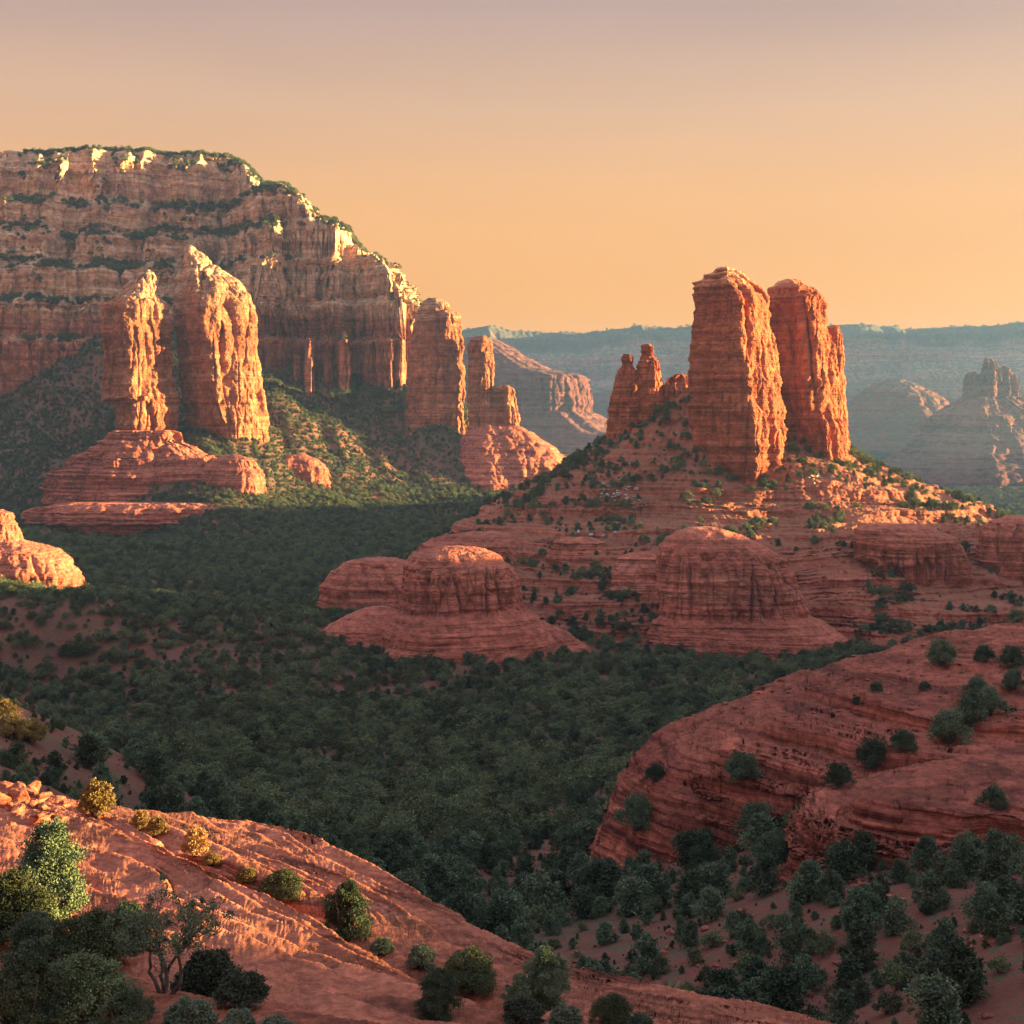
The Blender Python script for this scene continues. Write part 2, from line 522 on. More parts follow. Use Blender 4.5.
M = {}
M['tower'] = rock_mat('red_sandstone_tower', 4.0, tint=(1.28, 1.2, 1.05), cream=(70, 104), reds=[(0.25, (0.20, 0.050, 0.032)), (0.42, (0.27, 0.075, 0.042)), (0.5, (0.33, 0.105, 0.06)), (0.58, (0.28, 0.08, 0.045)), (0.75, (0.40, 0.17, 0.11))], dirt=0.2, bump=0.5)
M['tower_far'] = rock_mat('red_sandstone_spire', 6.0, cream=(112, 165), reds=[(0.25, (0.24, 0.075, 0.040)), (0.42, (0.34, 0.115, 0.058)), (0.5, (0.42, 0.165, 0.085)), (0.58, (0.36, 0.125, 0.062)), (0.75, (0.48, 0.26, 0.15))], dirt=0.2, bump=0.6)
M['dome'] = rock_mat('red_slickrock', 3.2, tint=(1.42, 1.27, 1.24), dirt=0.25, bump=0.5)
M['hill'] = rock_mat('layered_red_hill', 3.0, tint=(1.42, 1.27, 1.24), dirt=0.55, bump=0.5, green=0.45)
M['mesa'] = rock_mat('banded_mesa_rock', 8.0, tint=(1.15, 1.12, 1.08), cream=(95, 150), dirt=0.3, reds=[(0.25, (0.27, 0.08, 0.05)), (0.42, (0.38, 0.13, 0.075)), (0.5, (0.46, 0.18, 0.11)), (0.58, (0.40, 0.13, 0.075)), (0.75, (0.50, 0.25, 0.17))], bump=0.6, green=0.75, dirtcol=(0.24, 0.15, 0.09))
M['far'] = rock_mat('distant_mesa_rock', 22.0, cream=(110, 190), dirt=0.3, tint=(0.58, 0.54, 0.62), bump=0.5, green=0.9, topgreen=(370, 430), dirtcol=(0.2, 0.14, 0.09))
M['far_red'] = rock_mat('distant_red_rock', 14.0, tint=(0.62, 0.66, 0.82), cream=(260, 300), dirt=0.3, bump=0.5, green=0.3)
M['near'] = rock_mat('foreground_slickrock', 0.30, tint=(1.10, 1.0, 0.92), dirt=0.15, bump=0.8, lichen=0.25, line=0.95,
                     reds=[(0.25, (0.20, 0.066, 0.044)), (0.42, (0.27, 0.092, 0.058)), (0.5, (0.34, 0.125, 0.082)), (0.58, (0.29, 0.10, 0.064)), (0.75, (0.40, 0.17, 0.12))])
M['right'] = rock_mat('right_slickrock', 1.3, tint=(1.05, 0.96, 0.93), dirt=0.3, bump=0.55, line=0.9, reds=[(0.25, (0.17, 0.046, 0.032)), (0.42, (0.24, 0.068, 0.044)), (0.5, (0.30, 0.095, 0.062)), (0.58, (0.25, 0.075, 0.048)), (0.75, (0.33, 0.12, 0.085))], dirtcol=(0.20, 0.062, 0.038))
M['ground'] = soil_mat('valley_soil', (0.17, 0.060, 0.040), (0.11, 0.058, 0.038), (0.075, 0.068, 0.040), 1.0, 0.6)
M['soil_near'] = soil_mat('red_earth', (0.22, 0.078, 0.048), (0.16, 0.065, 0.042), (0.10, 0.055, 0.035), 0.8, 0.3)
M['boulder'] = rock_mat('red_boulder', 0.6, dirt=0.0, bump=0.3)
M['rubble'] = rock_mat('loose_red_rock', 0.8, dirt=0.0, bump=0.3, reds=[(0.3, (0.16, 0.05, 0.035)), (0.5, (0.24, 0.08, 0.052)), (0.7, (0.32, 0.13, 0.09))])
M['pale'] = rock_mat('pale_boulder', 1.0, dirt=0.0, bump=0.2, reds=[(0.3, (0.33, 0.28, 0.24)), (0.5, (0.40, 0.35, 0.31)), (0.7, (0.46, 0.41, 0.37))])
M['juniper'] = leaf_mat('juniper_needles', (0.056, 0.078, 0.046), (0.105, 0.128, 0.070))
M['shrub'] = leaf_mat('shrub_leaves', (0.07, 0.085, 0.04), (0.12, 0.13, 0.06))
M['sage'] = leaf_mat('sage_leaves', (0.075, 0.09, 0.055), (0.115, 0.125, 0.08))
M['dry'] = leaf_mat('dry_shrub_leaves', (0.22, 0.135, 0.045), (0.31, 0.19, 0.07))
mb, tb, bb = mat_new('juniper_bark'); bb.inputs['Base Color'].default_value = (0.085, 0.062, 0.05, 1); M['bark'] = mb
tb.links.new(ramp(tb, noise_tex(tb, vscale(tb, nn(tb, 'ShaderNodeNewGeometry').outputs['Position'], (12, 12, 3)), 1, 4), [(0.3, (0.05, 0.035, 0.028)), (0.7, (0.14, 0.11, 0.09))]), bb.inputs['Base Color'])

# ------------------------------------------------------------------ height functions
def Zp(x, y, z): return (x, y, z)
g_pts = [W(300, 800, 390), W(500, 900, 215), W(860, 1010, 118), W(700, 950, 150), W(1000, 935, 112), W(600, 840, 262), W(560, 800, 320),
         W(640, 850, 232), W(720, 870, 190), W(800, 890, 160), W(900, 905, 140), W(1100, 900, 130), W(640, 780, 330), W(450, 745, 455), W(300, 745, 455), W(150, 745, 455),
         W(450, 700, 540), W(250, 690, 560), W(50, 660, 600), W(600, 690, 550), W(700, 695, 540), W(900, 680, 570),
         W(-80, 690, 190), W(0, 700, 205), W(60, 722, 215), W(110, 752, 228), W(140, 785, 240), W(-200, 670, 180), W(-400, 650, 170), W(40, 745, 190),
         W(20, 780, 150), W(100, 820, 170), W(200, 850, 190), W(350, 900, 190), W(450, 960, 165), W(-500, 640, 500), W(-300, 660, 540), W(-600, 600, 1000),
         W(200, 605, 820), W(400, 600, 830), W(100, 600, 820), W(-100, 600, 820), W(0, 570, 900), W(300, 560, 1050), W(450, 555, 1080), W(150, 545, 1200), W(0, 535, 1200), W(-200, 530, 1250),
         W(400, 512, 1430), W(300, 512, 1400), W(200, 520, 1300), W(500, 500, 1520), W(300, 478, 1480), W(400, 470, 1590), W(470, 488, 1590),
         W(300, 388, 1740), W(370, 395, 1740), W(410, 392, 1735), W(440, 425, 1700), W(425, 430, 1650), W(452, 437, 1648), W(262, 400, 1600), W(480, 445, 1680), W(520, 470, 1650), W(350, 435, 1610), W(410, 440, 1675),
         W(200, 425, 1560), W(240, 437, 1470), W(190, 441, 1455), W(150, 455, 1430), W(235, 482, 1395), W(290, 515, 1330), W(300, 497, 1400), W(150, 545, 1290), W(60, 540, 1290), W(0, 585, 690), W(60, 598, 690), W(60, 625, 610), W(-100, 585, 690),
         W(0, 405, 1730), W(60, 372, 1735), W(100, 345, 1740), W(0, 500, 1390), W(60, 455, 1520), W(30, 430, 1630), W(110, 430, 1600), W(110, 490, 1420), W(-150, 400, 1720), W(-150, 470, 1450), W(-400, 400, 1720),
         W(-400, 480, 1450),
         (-450, 2300, 60), (-100, 2200, 40), (60, 1900, -70), (120, 1700, -105), (200, 1400, -110), (120, 1200, -105), (400, 1200, -110), (300, 900, -98), (600, 900, -100), (900, 1600, -120), (500, 1900, -130), (250, 2400, -140),
         (60, 2600, -130), (-700, 3200, 0),
         (0, 3600, -150), (800, 3700, -150), (1600, 3700, -150), (1300, 2600, -140), (-1500, 3500, -100), (-1500, 1500, -40), (-1200, 800, -60),
         (600, 5000, -130), (1800, 5000, -120), (0, 5500, -120), (-1500, 6000, -100), (3500, 5000, -120), (3500, 2500, -120), (3000, 8000, -100), (0, 9000, -100), (-3500, 9000, -100), (-4000, 3500, -100),
         (-60, 45, -28), (-20, 40, -30), (20, 45, -34), (60, 60, -38), (120, 110, -36), (200, 250, -60), (-100, 60, -22), (-10, 100, -45), (-60, 120, -34)]
_g = TPS(g_pts, 0.002)
def H_ground(X, Y):
    far = sstep(3200, 4200, Y)
    z = _g(X, np.minimum(Y, 9500))
    z = np.clip(z, -165, 140)
    s = np.clip(Y / 700, 0.1, 4)
    z = z + fbm(X / 60, Y / 60, 0.3, 4) * 2.2 * np.clip(Y / 500, 0.3, 2.0)
    hum = np.clip((z + 88) / 60, 0, 1) * (Y > 1250) * (Y < 2100)
    # gullies and ribs on the talus
    z = z + hum * (-np.abs(fbm(X / 55 + Y / 160, Y / 190, 2.2, 4)) * 9 + 2.5)
    east = sstep(0.36 * Y + 60, 0.46 * Y + 220, X) * sstep(150, 400, Y)
    z = z * (1 - east) + east * np.minimum(z, -122)
    return z * (1 - far) + far * (-138 + np.clip(Y - 3800, 0, 1700) * 0.062 + fbm(X / 500, Y / 500, 1.0, 4) * 10)

def wall(sd, R0, K, depth):
    """drop outside an outline: rounded shoulder of radius R0 then a steep face"""
    t = sd + R0
    a = np.where(t > 0, t * t / (2 * R0), 0)
    a = np.where(sd > 0, R0 / 2 + sd * K, a)
    return np.minimum(a, depth)

n1p = [W(-60, 785, 60), W(0, 798, 58), W(60, 812, 57), W(110, 828, 56), W(150, 843, 54), W(200, 862, 52), W(250, 884, 50), W(330, 927, 46.5), W(400, 967, 43), W(470, 997, 40.5), W(560, 1026, 38),
       W(0, 870, 46), W(100, 890, 45), W(200, 925, 42), W(300, 975, 38), W(400, 1020, 35), W(0, 940, 38), W(120, 960, 37), W(0, 1024, 31), W(200, 1020, 32), W(330, 1040, 32), W(500, 1060, 33),
       W(-100, 900, 42), W(100, 1040, 30), W(420, 1080, 28), W(200, 1100, 26)]
near_front = TPS(n1p, 0.001)
n1_edge = [W(-260, 770, 63)[:2], W(-60, 785, 60)[:2], W(0, 798, 58)[:2], W(60, 812, 57)[:2], W(110, 828, 56)[:2], W(150, 843, 54)[:2], W(200, 862, 52)[:2], W(250, 884, 50)[:2], W(330, 927, 46.5)[:2], W(400, 967, 43)[:2],
           W(470, 997, 40.5)[:2], W(560, 1026, 38)[:2], W(680, 1060, 33)[:2], W(800, 1150, 20)[:2], (-15, 10), (-40, 20)]
n2p = [W(60, 800, 66), W(110, 799, 71), W(200, 806, 75), W(300, 831, 75), W(370, 852, 72), W(440, 890, 67), W(520, 943, 60), W(600, 974, 57), W(700, 993, 55), W(860, 1026, 51), W(960, 1050, 48),
       W(110, 830, 60), W(200, 850, 60), W(300, 880, 59), W(400, 920, 57), W(480, 965, 53), W(600, 1010, 48), W(760, 1030, 48), W(150, 845, 57), W(250, 892, 53), W(330, 935, 50), W(420, 975, 47), W(500, 1005, 45),
       W(0, 790, 62), W(600, 1060, 40), W(800, 1100, 38), W(-80, 775, 62)]
near_rear = TPS(n2p, 0.001)
n2_edge = [W(-300, 760, 66)[:2], W(-80, 778, 68)[:2], W(60, 790, 70)[:2], W(110, 797, 72)[:2], W(200, 805, 76)[:2], W(300, 830, 76)[:2], W(370, 850, 73)[:2], W(440, 889, 68)[:2], W(520, 942, 61)[:2], W(600, 973, 58)[:2],
           W(700, 992, 56)[:2], W(860, 1024, 52)[:2], W(1000, 1060, 47)[:2], (30, 20), (-15, 10), (-50, 20)]
def terr(z, h, k=0.6, ph=0.0, w=0.16, groove=0.22):
    """soft steps of height h"""
    q = (z + ph) / h
    f = q - np.floor(q)
    gr = np.exp(-((f - 0.5 + w) / 0.03) ** 2)
    return z + k * h * (sstep(0.5 - w, 0.5 + w, f) - f) - groove * h * gr

def H_near(X, Y):
    w = 0.5 * fbm(X / 6, Y / 6, 0.7, 3)
    a = near_front(X, Y) - wall(sdist(X, Y, n1_edge) + w, 3.0, 0.8, 30)
    b = near_rear(X, Y) - wall(sdist(X, Y, n2_edge) + w, 4.0, 1.2, 45)
    b = b - 1.5 * np.exp(-((sdist(X, Y, n1_edge) + w - 1.6) / 1.6) ** 2)
    a = a + 0.35
    z = np.maximum(a, b)
    wz = z + 0.35 * noise3(X / 9, Y / 9, 0.2) + 0.05 * X * 0.6
    z = z + (terr(wz, 1.3, 0.72, 0, 0.05, 0.2) - wz) * sstep(-0.6, -0.1, noise3(X / 14, Y / 14, 4.1)) + (terr(wz, 0.46, 0.75, 0.1, 0.07, 0.3) - wz) * sstep(-0.5, 0.0, noise3(X / 8, Y / 8, 3.1)) + (terr(wz, 0.17, 0.7, 0.05, 0.1, 0.25) - wz) * sstep(-0.2, 0.3, noise3(X / 5, Y / 5, 7.1))
    z = z + 0.07 * fbm(X / 2.5, Y / 2.5, 1.5, 4)
    return z

fp = [W(618, 780, 236), W(640, 745, 240), W(700, 714, 245), W(800, 677, 252), W(900, 648, 258), W(1024, 622, 264), W(1150, 600, 270),
      W(660, 765, 225), W(720, 750, 222), W(800, 735, 220), W(900, 712, 222), W(1024, 690, 225), W(850, 690, 238), W(950, 670, 240),
      W(700, 790, 210), W(800, 775, 205), W(900, 755, 205), W(1024, 740, 205), W(1150, 700, 220)]
right_upper = TPS(fp, 0.002)
f_edge = [W(616, 785, 232)[:2], W(622, 762, 240)[:2], W(645, 742, 246)[:2], W(700, 714, 252)[:2], W(800, 677, 260)[:2], W(900, 648, 266)[:2], W(1024, 622, 272)[:2], W(1300, 600, 290)[:2],
          W(1300, 770, 195)[:2], W(1024, 765, 196)[:2], W(900, 770, 198)[:2], W(830, 778, 200)[:2], W(770, 785, 204)[:2], W(720, 782, 212)[:2], W(660, 780, 222)[:2]]
f2p = [W(795, 812, 172), W(830, 790, 178), W(900, 778, 186), W(1024, 758, 190), W(1150, 745, 195), W(850, 805, 168), W(950, 800, 168), W(1024, 790, 170), W(820, 830, 163), W(900, 832, 160), W(1000, 838, 156), W(1100, 830, 155)]
right_lower = TPS(f2p, 0.002)
f2_edge = [W(788, 822, 168)[:2], W(800, 800, 180)[:2], W(850, 780, 192)[:2], W(950, 770, 200)[:2], W(1300, 745, 205)[:2], W(1300, 850, 148)[:2], W(1024, 850, 151)[:2], W(990, 840, 158)[:2], W(940, 842, 153)[:2], W(880, 838, 158)[:2], W(820, 832, 162)[:2]]
def H_right(X, Y):
    w = 1.6 * fbm(X / 14, Y / 14, 0.7, 4)
    a = right_upper(X, Y) - wall(sdist(X, Y, f_edge) + w, 5.0, 1.9, 60)
    b = right_lower(X, Y) - wall(sdist(X, Y, f2_edge) + w, 4.0, 2.2, 60)
    z = np.maximum(a, b)
    wz = z + 0.8 * noise3(X / 25, Y / 25, 0.2)
    st = sstep(-0.4, 0.2, noise3(X / 30, Y / 30, 5.5) + (215 - Y) / 60)
    z = z + (terr(wz, 2.9, 0.75, 0, 0.06) - wz) * st + (terr(wz, 0.8, 0.7, 0, 0.08) - wz) * st
    z = z + 0.5 * fbm(X / 7, Y / 7, 1.5, 5) * (1.4 - st)
    return z

hp = [W(380, 580, 820), W(430, 545, 825), W(480, 512, 820), W(520, 490, 820), W(560, 470, 820), W(600, 449, 815), W(640, 425, 815), W(680, 400, 815), W(740, 395, 820), W(800, 425, 815), W(850, 455, 810), W(880, 472, 808),
      W(940, 493, 803), W(1024, 524, 795), W(1120, 565, 790), W(1250, 615, 790),
      W(740, 482, 768), W(690, 478, 765), W(790, 470, 772), W(840, 475, 775), W(650, 492, 765), W(600, 497, 765), W(560, 510, 765), W(500, 530, 760), W(440, 555, 750),
      W(880, 500, 760), W(940, 525, 750), W(1024, 552, 745), W(700, 520, 735), W(780, 520, 735), W(850, 530, 728), W(620, 530, 735), W(560, 545, 730),
      W(700, 570, 690), W(620, 570, 695), W(800, 570, 690), W(900, 575, 690), W(1000, 590, 690), W(540, 600, 690), W(460, 622, 680), W(380, 632, 700), W(330, 650, 690), W(760, 690, 640),
      W(500, 684, 620), W(620, 684, 615), W(720, 705, 600), W(870, 672, 605), W(950, 645, 625), W(1024, 630, 640), W(400, 688, 620), W(330, 690, 620), W(1150, 640, 650),
      (-80, 1000, -112), (0, 960, -105), (100, 1000, -110), (200, 1000, -112), (300, 1000, -112), (400, 1000, -115), (-150, 800, -112), (-150, 650, -110), (450, 800, -112), (500, 700, -115), (0, 500, -125), (150, 480, -130), (250, 500, -130), (-100, 540, -122)]
_h = TPS(hp, 0.001)
def H_hill(X, Y):
    z = _h(X, Y)
    z = z - np.abs(fbm(X / 55, Y / 55, 4.4, 4)) * 5 + 1.5
    # bare benches low on the hill, talus high up
    wz = z + 3.0 * noise3(X / 70, Y / 70, 0.6)
    k = sstep(-22, -34, z) * sstep(-97, -88, z)
    z = z + k * ((terr(wz, 9.5, 0.35, 0, 0.14, 0.04) - wz) + (terr(wz, 2.4, 0.5, 0, 0.12, 0.12) - wz))
    return z

mesa_cap_px = np.array([-900, -300, 0, 60, 110, 200, 222, 240, 252, 260, 280, 298, 310, 330, 345, 352, 372, 386, 403, 409, 416, 440, 470, 600], float)
mesa_cap_py = np.array([190, 180, 163, 157, 154, 157, 168, 184, 206, 196, 193, 203, 224, 230, 238, 258, 264, 274, 286, 306, 310, 320, 400, 460], float)
mesa_poly = [W(-1200, 0, 1650)[:2], W(-300, 0, 1700)[:2], W(0, 0, 1740)[:2], W(90, 0, 1765)[:2], W(200, 0, 1800)[:2], W(236, 0, 1795)[:2], W(256, 0, 1765)[:2], W(302, 0, 1735)[:2], W(310, 0, 1790)[:2], W(328, 0, 1775)[:2], W(347, 0, 1742)[:2], W(354, 0, 1795)[:2], W(376, 0, 1765)[:2], W(404, 0, 1738)[:2], W(411, 0, 1785)[:2], W(425, 0, 1775)[:2],
             W(432, 0, 1900)[:2], W(440, 0, 2300)[:2], (-300, 3000), (-1800, 3200)]
MX = [(-40, -60), (-2, -10), (0, 5), (7, 104), (20, 112), (25, 150), (42, 160), (48, 196), (74, 212), (79, 240), (104, 258), (110, 284), (135, 300), (141, 340), (160, 372), (240, 405), (900, 415)]
def H_mesa(X, Y):
    sd = -sdist(X, Y, mesa_poly)
    n = -np.abs(fbm(X / 75, Y / 150, 0.4, 4)) * 46 + 14
    n2 = -np.abs(noise3(X / 21, Y / 40, 1.9)) * 11 + 3
    d = (sd + n * (1 - 0.1 * sstep(-360, -260, X)) + n2) * (0.72 + 1.88 * sstep(-380, -240, X))
    z = np.interp(d, [m[0] for m in MX], [m[1] for m in MX])
    # the summit slopes with the skyline
    ppx = X / 1850 * F + 512
    cap = (HZ - np.interp(ppx, mesa_cap_px, mesa_cap_py)) / F * (1850 + 145 * (1 - sstep(-390, -260, X))) + 10
    cap = cap + 5 * fbm(X / 30, Y / 30, 8.8, 4) - 3 * np.abs(noise3(X / 9, Y / 9, 3))
    cap = cap + sstep(-330, -290, X) * (7 * noise2(X / 13, Y / 13, 4.4) + 6 * noise2(X / 30, Y / 30, 1.4))
    over = np.maximum(0, z - cap + 12)
    z = np.where(z > cap - 12, cap - 12 + 12 * (1 - np.exp(-over / 12)), z)
    return z

far_poly = [(-6000, 6400), (-1500, 6200), (-400, 6600), (200, 6300), (700, 6500), (1200, 6300), (1800, 6100), (2600, 5600), (5000, 5200), (9000, 9000), (0, 16000), (-9000, 12000)]
FX = [(-900, -160), (-420, -120), (-60, 40), (0, 70), (20, 175), (90, 190), (330, 300), (350, 345), (480, 385), (500, 440), (560, 478), (3000, 500)]
def H_far(X, Y):
    sd = -sdist(X, Y, far_poly)
    n = -np.abs(noise2(X / 620, Y / 2600, 0.9)) * 900 + 260 - np.abs(fbm(X / 260, Y / 500, 2.9, 4)) * 170
    n2 = 35 * noise3(X / 90, Y / 150, 1.9)
    z = np.interp(sd + n + n2, [m[0] for m in FX], [m[1] for m in FX])
    cap = 478 + 0.010 * X + 1.2 * fbm(X / 300, Y / 300, 1, 3)
    return np.minimum(z, cap)

crest = [(95, -250, 4), (116, -80, 5), (124, 38, 6), (138, 43, 3.5), (144, 48, -2), (150, 60, -4.5), (155, 78, -6), (185, 140, -6), (255, 220, -9), (330, 360, -10), (400, 620, -13), (470, 700, -17), (500, 760, -22), (540, 820, -30), (620, 940, 3), (700, 1200, 22), (760, 1400, 16), (775, 1480, 7), (785, 1540, 0), (950, 2000, -10), (1100, 2600, -60)]  # crest of the added out-of-view ridge, heights set by where its shade falls
def H_shade_ridge(X, Y):
    cx = np.interp(Y, [c[1] for c in crest], [c[0] for c in crest])
    cz = np.interp(Y, [c[1] for c in crest], [c[2] for c in crest])
    d = (X - cx) / np.clip(25 + Y * 0.05, 25, 90)
    return cz - 30 * np.abs(d) ** 1.3 + fbm(X / 40, Y / 40, 3, 4) * np.clip(Y / 200, 1, 6) * 0.8

# ------------------------------------------------------------------ the setting
ground = patch('ground', H_ground, -430, 1440, 1300, 24, 6600, 1100, M['ground'], amp=0.6, fs=0.6, rough=0.0, fine=1800, zw=1.0)
tag(ground, 'wooded valley floor and talus slopes of red earth', kind='structure')
hill = patch('hill', H_hill, 250, 1400, 1400, 470, 1010, 900, M['hill'], amp=2.0, fs=1.0, flute=1.5, fsz=10, rough=0.8, rsz=7, hi=0.25)
tag(hill, 'red layered hill carrying the twin rock towers', kind='structure')
rh = patch('slickrock_hillside', H_right, 590, 1250, 1000, 138, 330, 900, M['right'], amp=0.55, fs=3.2, flute=0.5, fsz=4.5, rough=0.22, rsz=2.2, hi=0.08)
tag(rh, 'dark red slickrock hillside with two rounded benches', kind='structure')
nr_ = patch('slickrock_slope', H_near, -350, 1150, 1500, 26, 125, 1000, M['near'], amp=0.16, fs=9, rough=0.05, rsz=0.8, hi=0.02)
tag(nr_, 'rounded red slickrock slope at the lower left', kind='structure')

# unseen ridge added right of the frame, its crest shaped to shade the valley
yy = np.linspace(-250, 2600, 500); uu = np.linspace(-1, 1, 90)
cxx = np.interp(yy, [c[1] for c in crest], [c[0] for c in crest])
wdt = np.clip(25 + yy * 0.05, 25, 90) * 2.6
XX = cxx[:, None] + uu[None] * wdt[:, None]
YY = np.repeat(yy[:, None], 90, 1)
rz = H_shade_ridge(XX, YY)
ro = to_mesh('ridge', np.stack([XX, YY, rz], -1).reshape(-1, 3), gridfaces(500, 90), M['hill'])
tag(ro, 'unseen ridge added right of the frame to shade the valley', kind='structure')

# ------------------------------------------------------------------ the mesa and the far plateau
mesa = patch('mesa', H_mesa, -500, 470, 1100, 1640, 2500, 1000, M['mesa'], amp=4.0, fs=0.45, flute=7, fsz=22, rough=2.0, rsz=14, hi=0.5)
tag(mesa, 'broad mesa with pale banded cliffs over a red foot, highest rock at the left', 'mesa')
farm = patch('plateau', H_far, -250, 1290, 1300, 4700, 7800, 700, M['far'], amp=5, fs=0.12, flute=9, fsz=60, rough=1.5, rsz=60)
tag(farm, 'long hazy flat topped plateau along the horizon', 'plateau')

def rock(name, label, cat, *a, group=None, **k):
    o = formation(name, *a, **k)
    return tag(o, label, cat, group)

# towers of the hill on the right
rock('rock_tower', 'thickest red rock tower with pale capped top and gold right edge, front of the pair', 'rock tower',
     [(267, 722, 730), (269, 715, 736), (273, 712, 740), (275, 703, 744), (280, 700, 749), (282, 691, 754), (288, 688, 760), (291, 690, 763), (294, 687, 767), (305, 691, 771), (330, 688, 773), (360, 687, 776), (400, 686, 781), (430, 688, 784), (455, 694, 783), (478, 700, 780), (500, 702, 782), (540, 705, 785)],
     782, M['tower'], depth=0.8, rot=-46, p=5.5, nth=700, nz=700, amp=1.1, fs=0.9, flute=4.00, fsz=17, lobe=0.10, seed=1, rough=0.9, hi=0.3)
rock('rock_tower', 'orange rock tower with domed pale top standing close behind the thickest tower', 'rock tower',
     [(279, 786, 794), (282, 778, 802), (286, 775, 808), (289, 767, 816), (295, 765, 821), (298, 763, 826), (310, 767, 826), (340, 770, 832), (380, 772, 838), (420, 776, 845), (456, 782, 853), (480, 784, 858), (520, 786, 860)],
     800, M['tower'], depth=0.8, rot=-46, p=5.5, nth=600, nz=600, amp=1.0, fs=0.9, flute=3.75, fsz=14, lobe=0.10, seed=2, rough=0.8, hi=0.3)
rock('rock_tower', 'narrow red rock pillar clinging to the right flank of the domed tower', 'rock tower',
     [(325, 832, 836), (328, 824, 842), (350, 822, 844), (400, 824, 846), (440, 826, 850), (500, 828, 856)],
     812, M['tower'], depth=0.9, rot=-30, p=3, nth=240, nz=400, amp=0.50, fs=0.9, flute=2.25, fsz=9, lobe=0.1, seed=3, hi=0.3)
rock('rock_spire', 'small dark red spire with knobbed tip, left one on the hill shoulder', 'rock spire',
     [(354, 624, 629), (357, 621, 634), (364, 622, 633), (370, 618, 636), (385, 613, 640), (405, 608, 641), (428, 606, 644), (450, 604, 648)],
     822, M['tower'], depth=0.8, rot=-20, p=2.6, nth=260, nz=300, amp=0.75, fs=1.3, flute=1.50, fsz=6, lobe=0.14, seed=4, hi=0.3)
rock('rock_spire', 'taller small dark red spire with knobbed tip on the hill shoulder', 'rock spire',
     [(344, 642, 650), (347, 640, 654), (356, 641, 654), (361, 637, 659), (375, 633, 662), (395, 630, 664), (415, 628, 668), (440, 624, 674)],
     824, M['tower'], depth=0.8, rot=-20, p=2.6, nth=260, nz=300, amp=0.75, fs=1.3, flute=1.50, fsz=6, lobe=0.14, seed=5, hi=0.3)
rock('rock_outcrop', 'low broken red outcrop between the small spires and the thickest tower', 'rock outcrop',
     [(373, 678, 684), (378, 668, 692), (390, 662, 696), (405, 660, 700), (430, 655, 704)],
     826, M['tower'], depth=0.6, rot=10, p=3, nth=240, nz=160, amp=0.60, fs=1.3, flute=1.88, fsz=6, lobe=0.25, lk=3, seed=6, hi=0.3)

# slickrock domes of the hill
rock('slickrock_dome', 'red beehive dome with dark fluted wall on a wide layered apron, above the forest', 'slickrock dome',
     [(546, 445, 462), (549, 425, 485), (556, 412, 500), (566, 404, 512), (580, 401, 520), (600, 401, 525), (609, 400, 528), (616, 392, 537), (630, 384, 548), (650, 376, 560), (672, 366, 570), (700, 350, 585)],
     632, M['dome'], depth=0.9, rot=15, p=2.4, nth=700, nz=460, amp=0.98, fs=1.3, flute=3.64, fsz=7, lobe=0.07, seed=7, rough=0.6, hi=0.2, flz=([540, 562, 575, 606, 612, 700], [0.1, 0.3, 1, 1, 0.12, 0.12]))
rock('slickrock_dome', 'low red slickrock apron left of the beehive dome', 'slickrock dome',
     [(606, 372, 388), (612, 352, 405), (625, 328, 425), (645, 308, 440), (662, 302, 450), (690, 290, 460)],
     640, M['dome'], depth=0.8, rot=0, p=2.3, nth=420, nz=260, amp=0.98, fs=1.3, flute=0.98, fsz=9, lobe=0.10, seed=8, rough=0.6, hi=0.2)
rock('slickrock_dome', 'low red slickrock apron right of the beehive dome', 'slickrock dome',
     [(622, 528, 545), (632, 512, 568), (648, 505, 590), (662, 500, 602), (690, 495, 610)],
     640, M['dome'], depth=0.8, rot=0, p=2.3, nth=360, nz=200, amp=0.90, fs=1.3, flute=0.98, fsz=9, lobe=0.10, seed=9, rough=0.6, hi=0.2)
rock('slickrock_dome', 'largest red slickrock dome with fluted wall and layered apron below the towers', 'slickrock dome',
     [(527, 690, 712), (531, 676, 728), (538, 665, 748), (548, 658, 768), (560, 656, 784), (577, 655, 794), (600, 656, 801), (614, 656, 806), (620, 650, 822), (635, 645, 845), (655, 646, 862), (675, 650, 872), (710, 650, 885)],
     664, M['dome'], depth=0.75, rot=-6, p=2.8, nth=900, nz=560, amp=1.05, fs=1.2, flute=3.64, fsz=8, lobe=0.06, seed=10, rough=0.6, hi=0.2, flz=([525, 550, 570, 612, 619, 710], [0.1, 0.3, 1, 1, 0.15, 0.15]))
rock('slickrock_dome', 'rounded red buttress with ribbed face on the hill right of the largest dome', 'slickrock dome',
     [(524, 870, 915), (528, 858, 935), (537, 852, 955), (554, 856, 968), (575, 872, 974), (600, 880, 978), (612, 875, 985), (630, 862, 1000), (660, 850, 1015)],
     700, M['dome'], depth=0.7, rot=12, p=2.8, nth=600, nz=380, amp=1.05, fs=1.2, flute=4.20, fsz=7, lobe=0.08, seed=11, rough=0.6, hi=0.2, flz=([525, 545, 560, 604, 612, 710], [0.1, 0.3, 1, 1, 0.15, 0.15]))
rock('slickrock_dome', 'red slickrock knob at the right end of the tower hill', 'slickrock dome',
     [(516, 1005, 1040), (522, 990, 1060), (535, 980, 1075), (560, 975, 1085), (580, 985, 1090), (610, 975, 1100)],
     720, M['dome'], depth=0.8, rot=0, p=2.6, nth=420, nz=260, amp=0.98, fs=1.2, flute=2.52, fsz=9, lobe=0.10, seed=12, rough=0.6, hi=0.2)
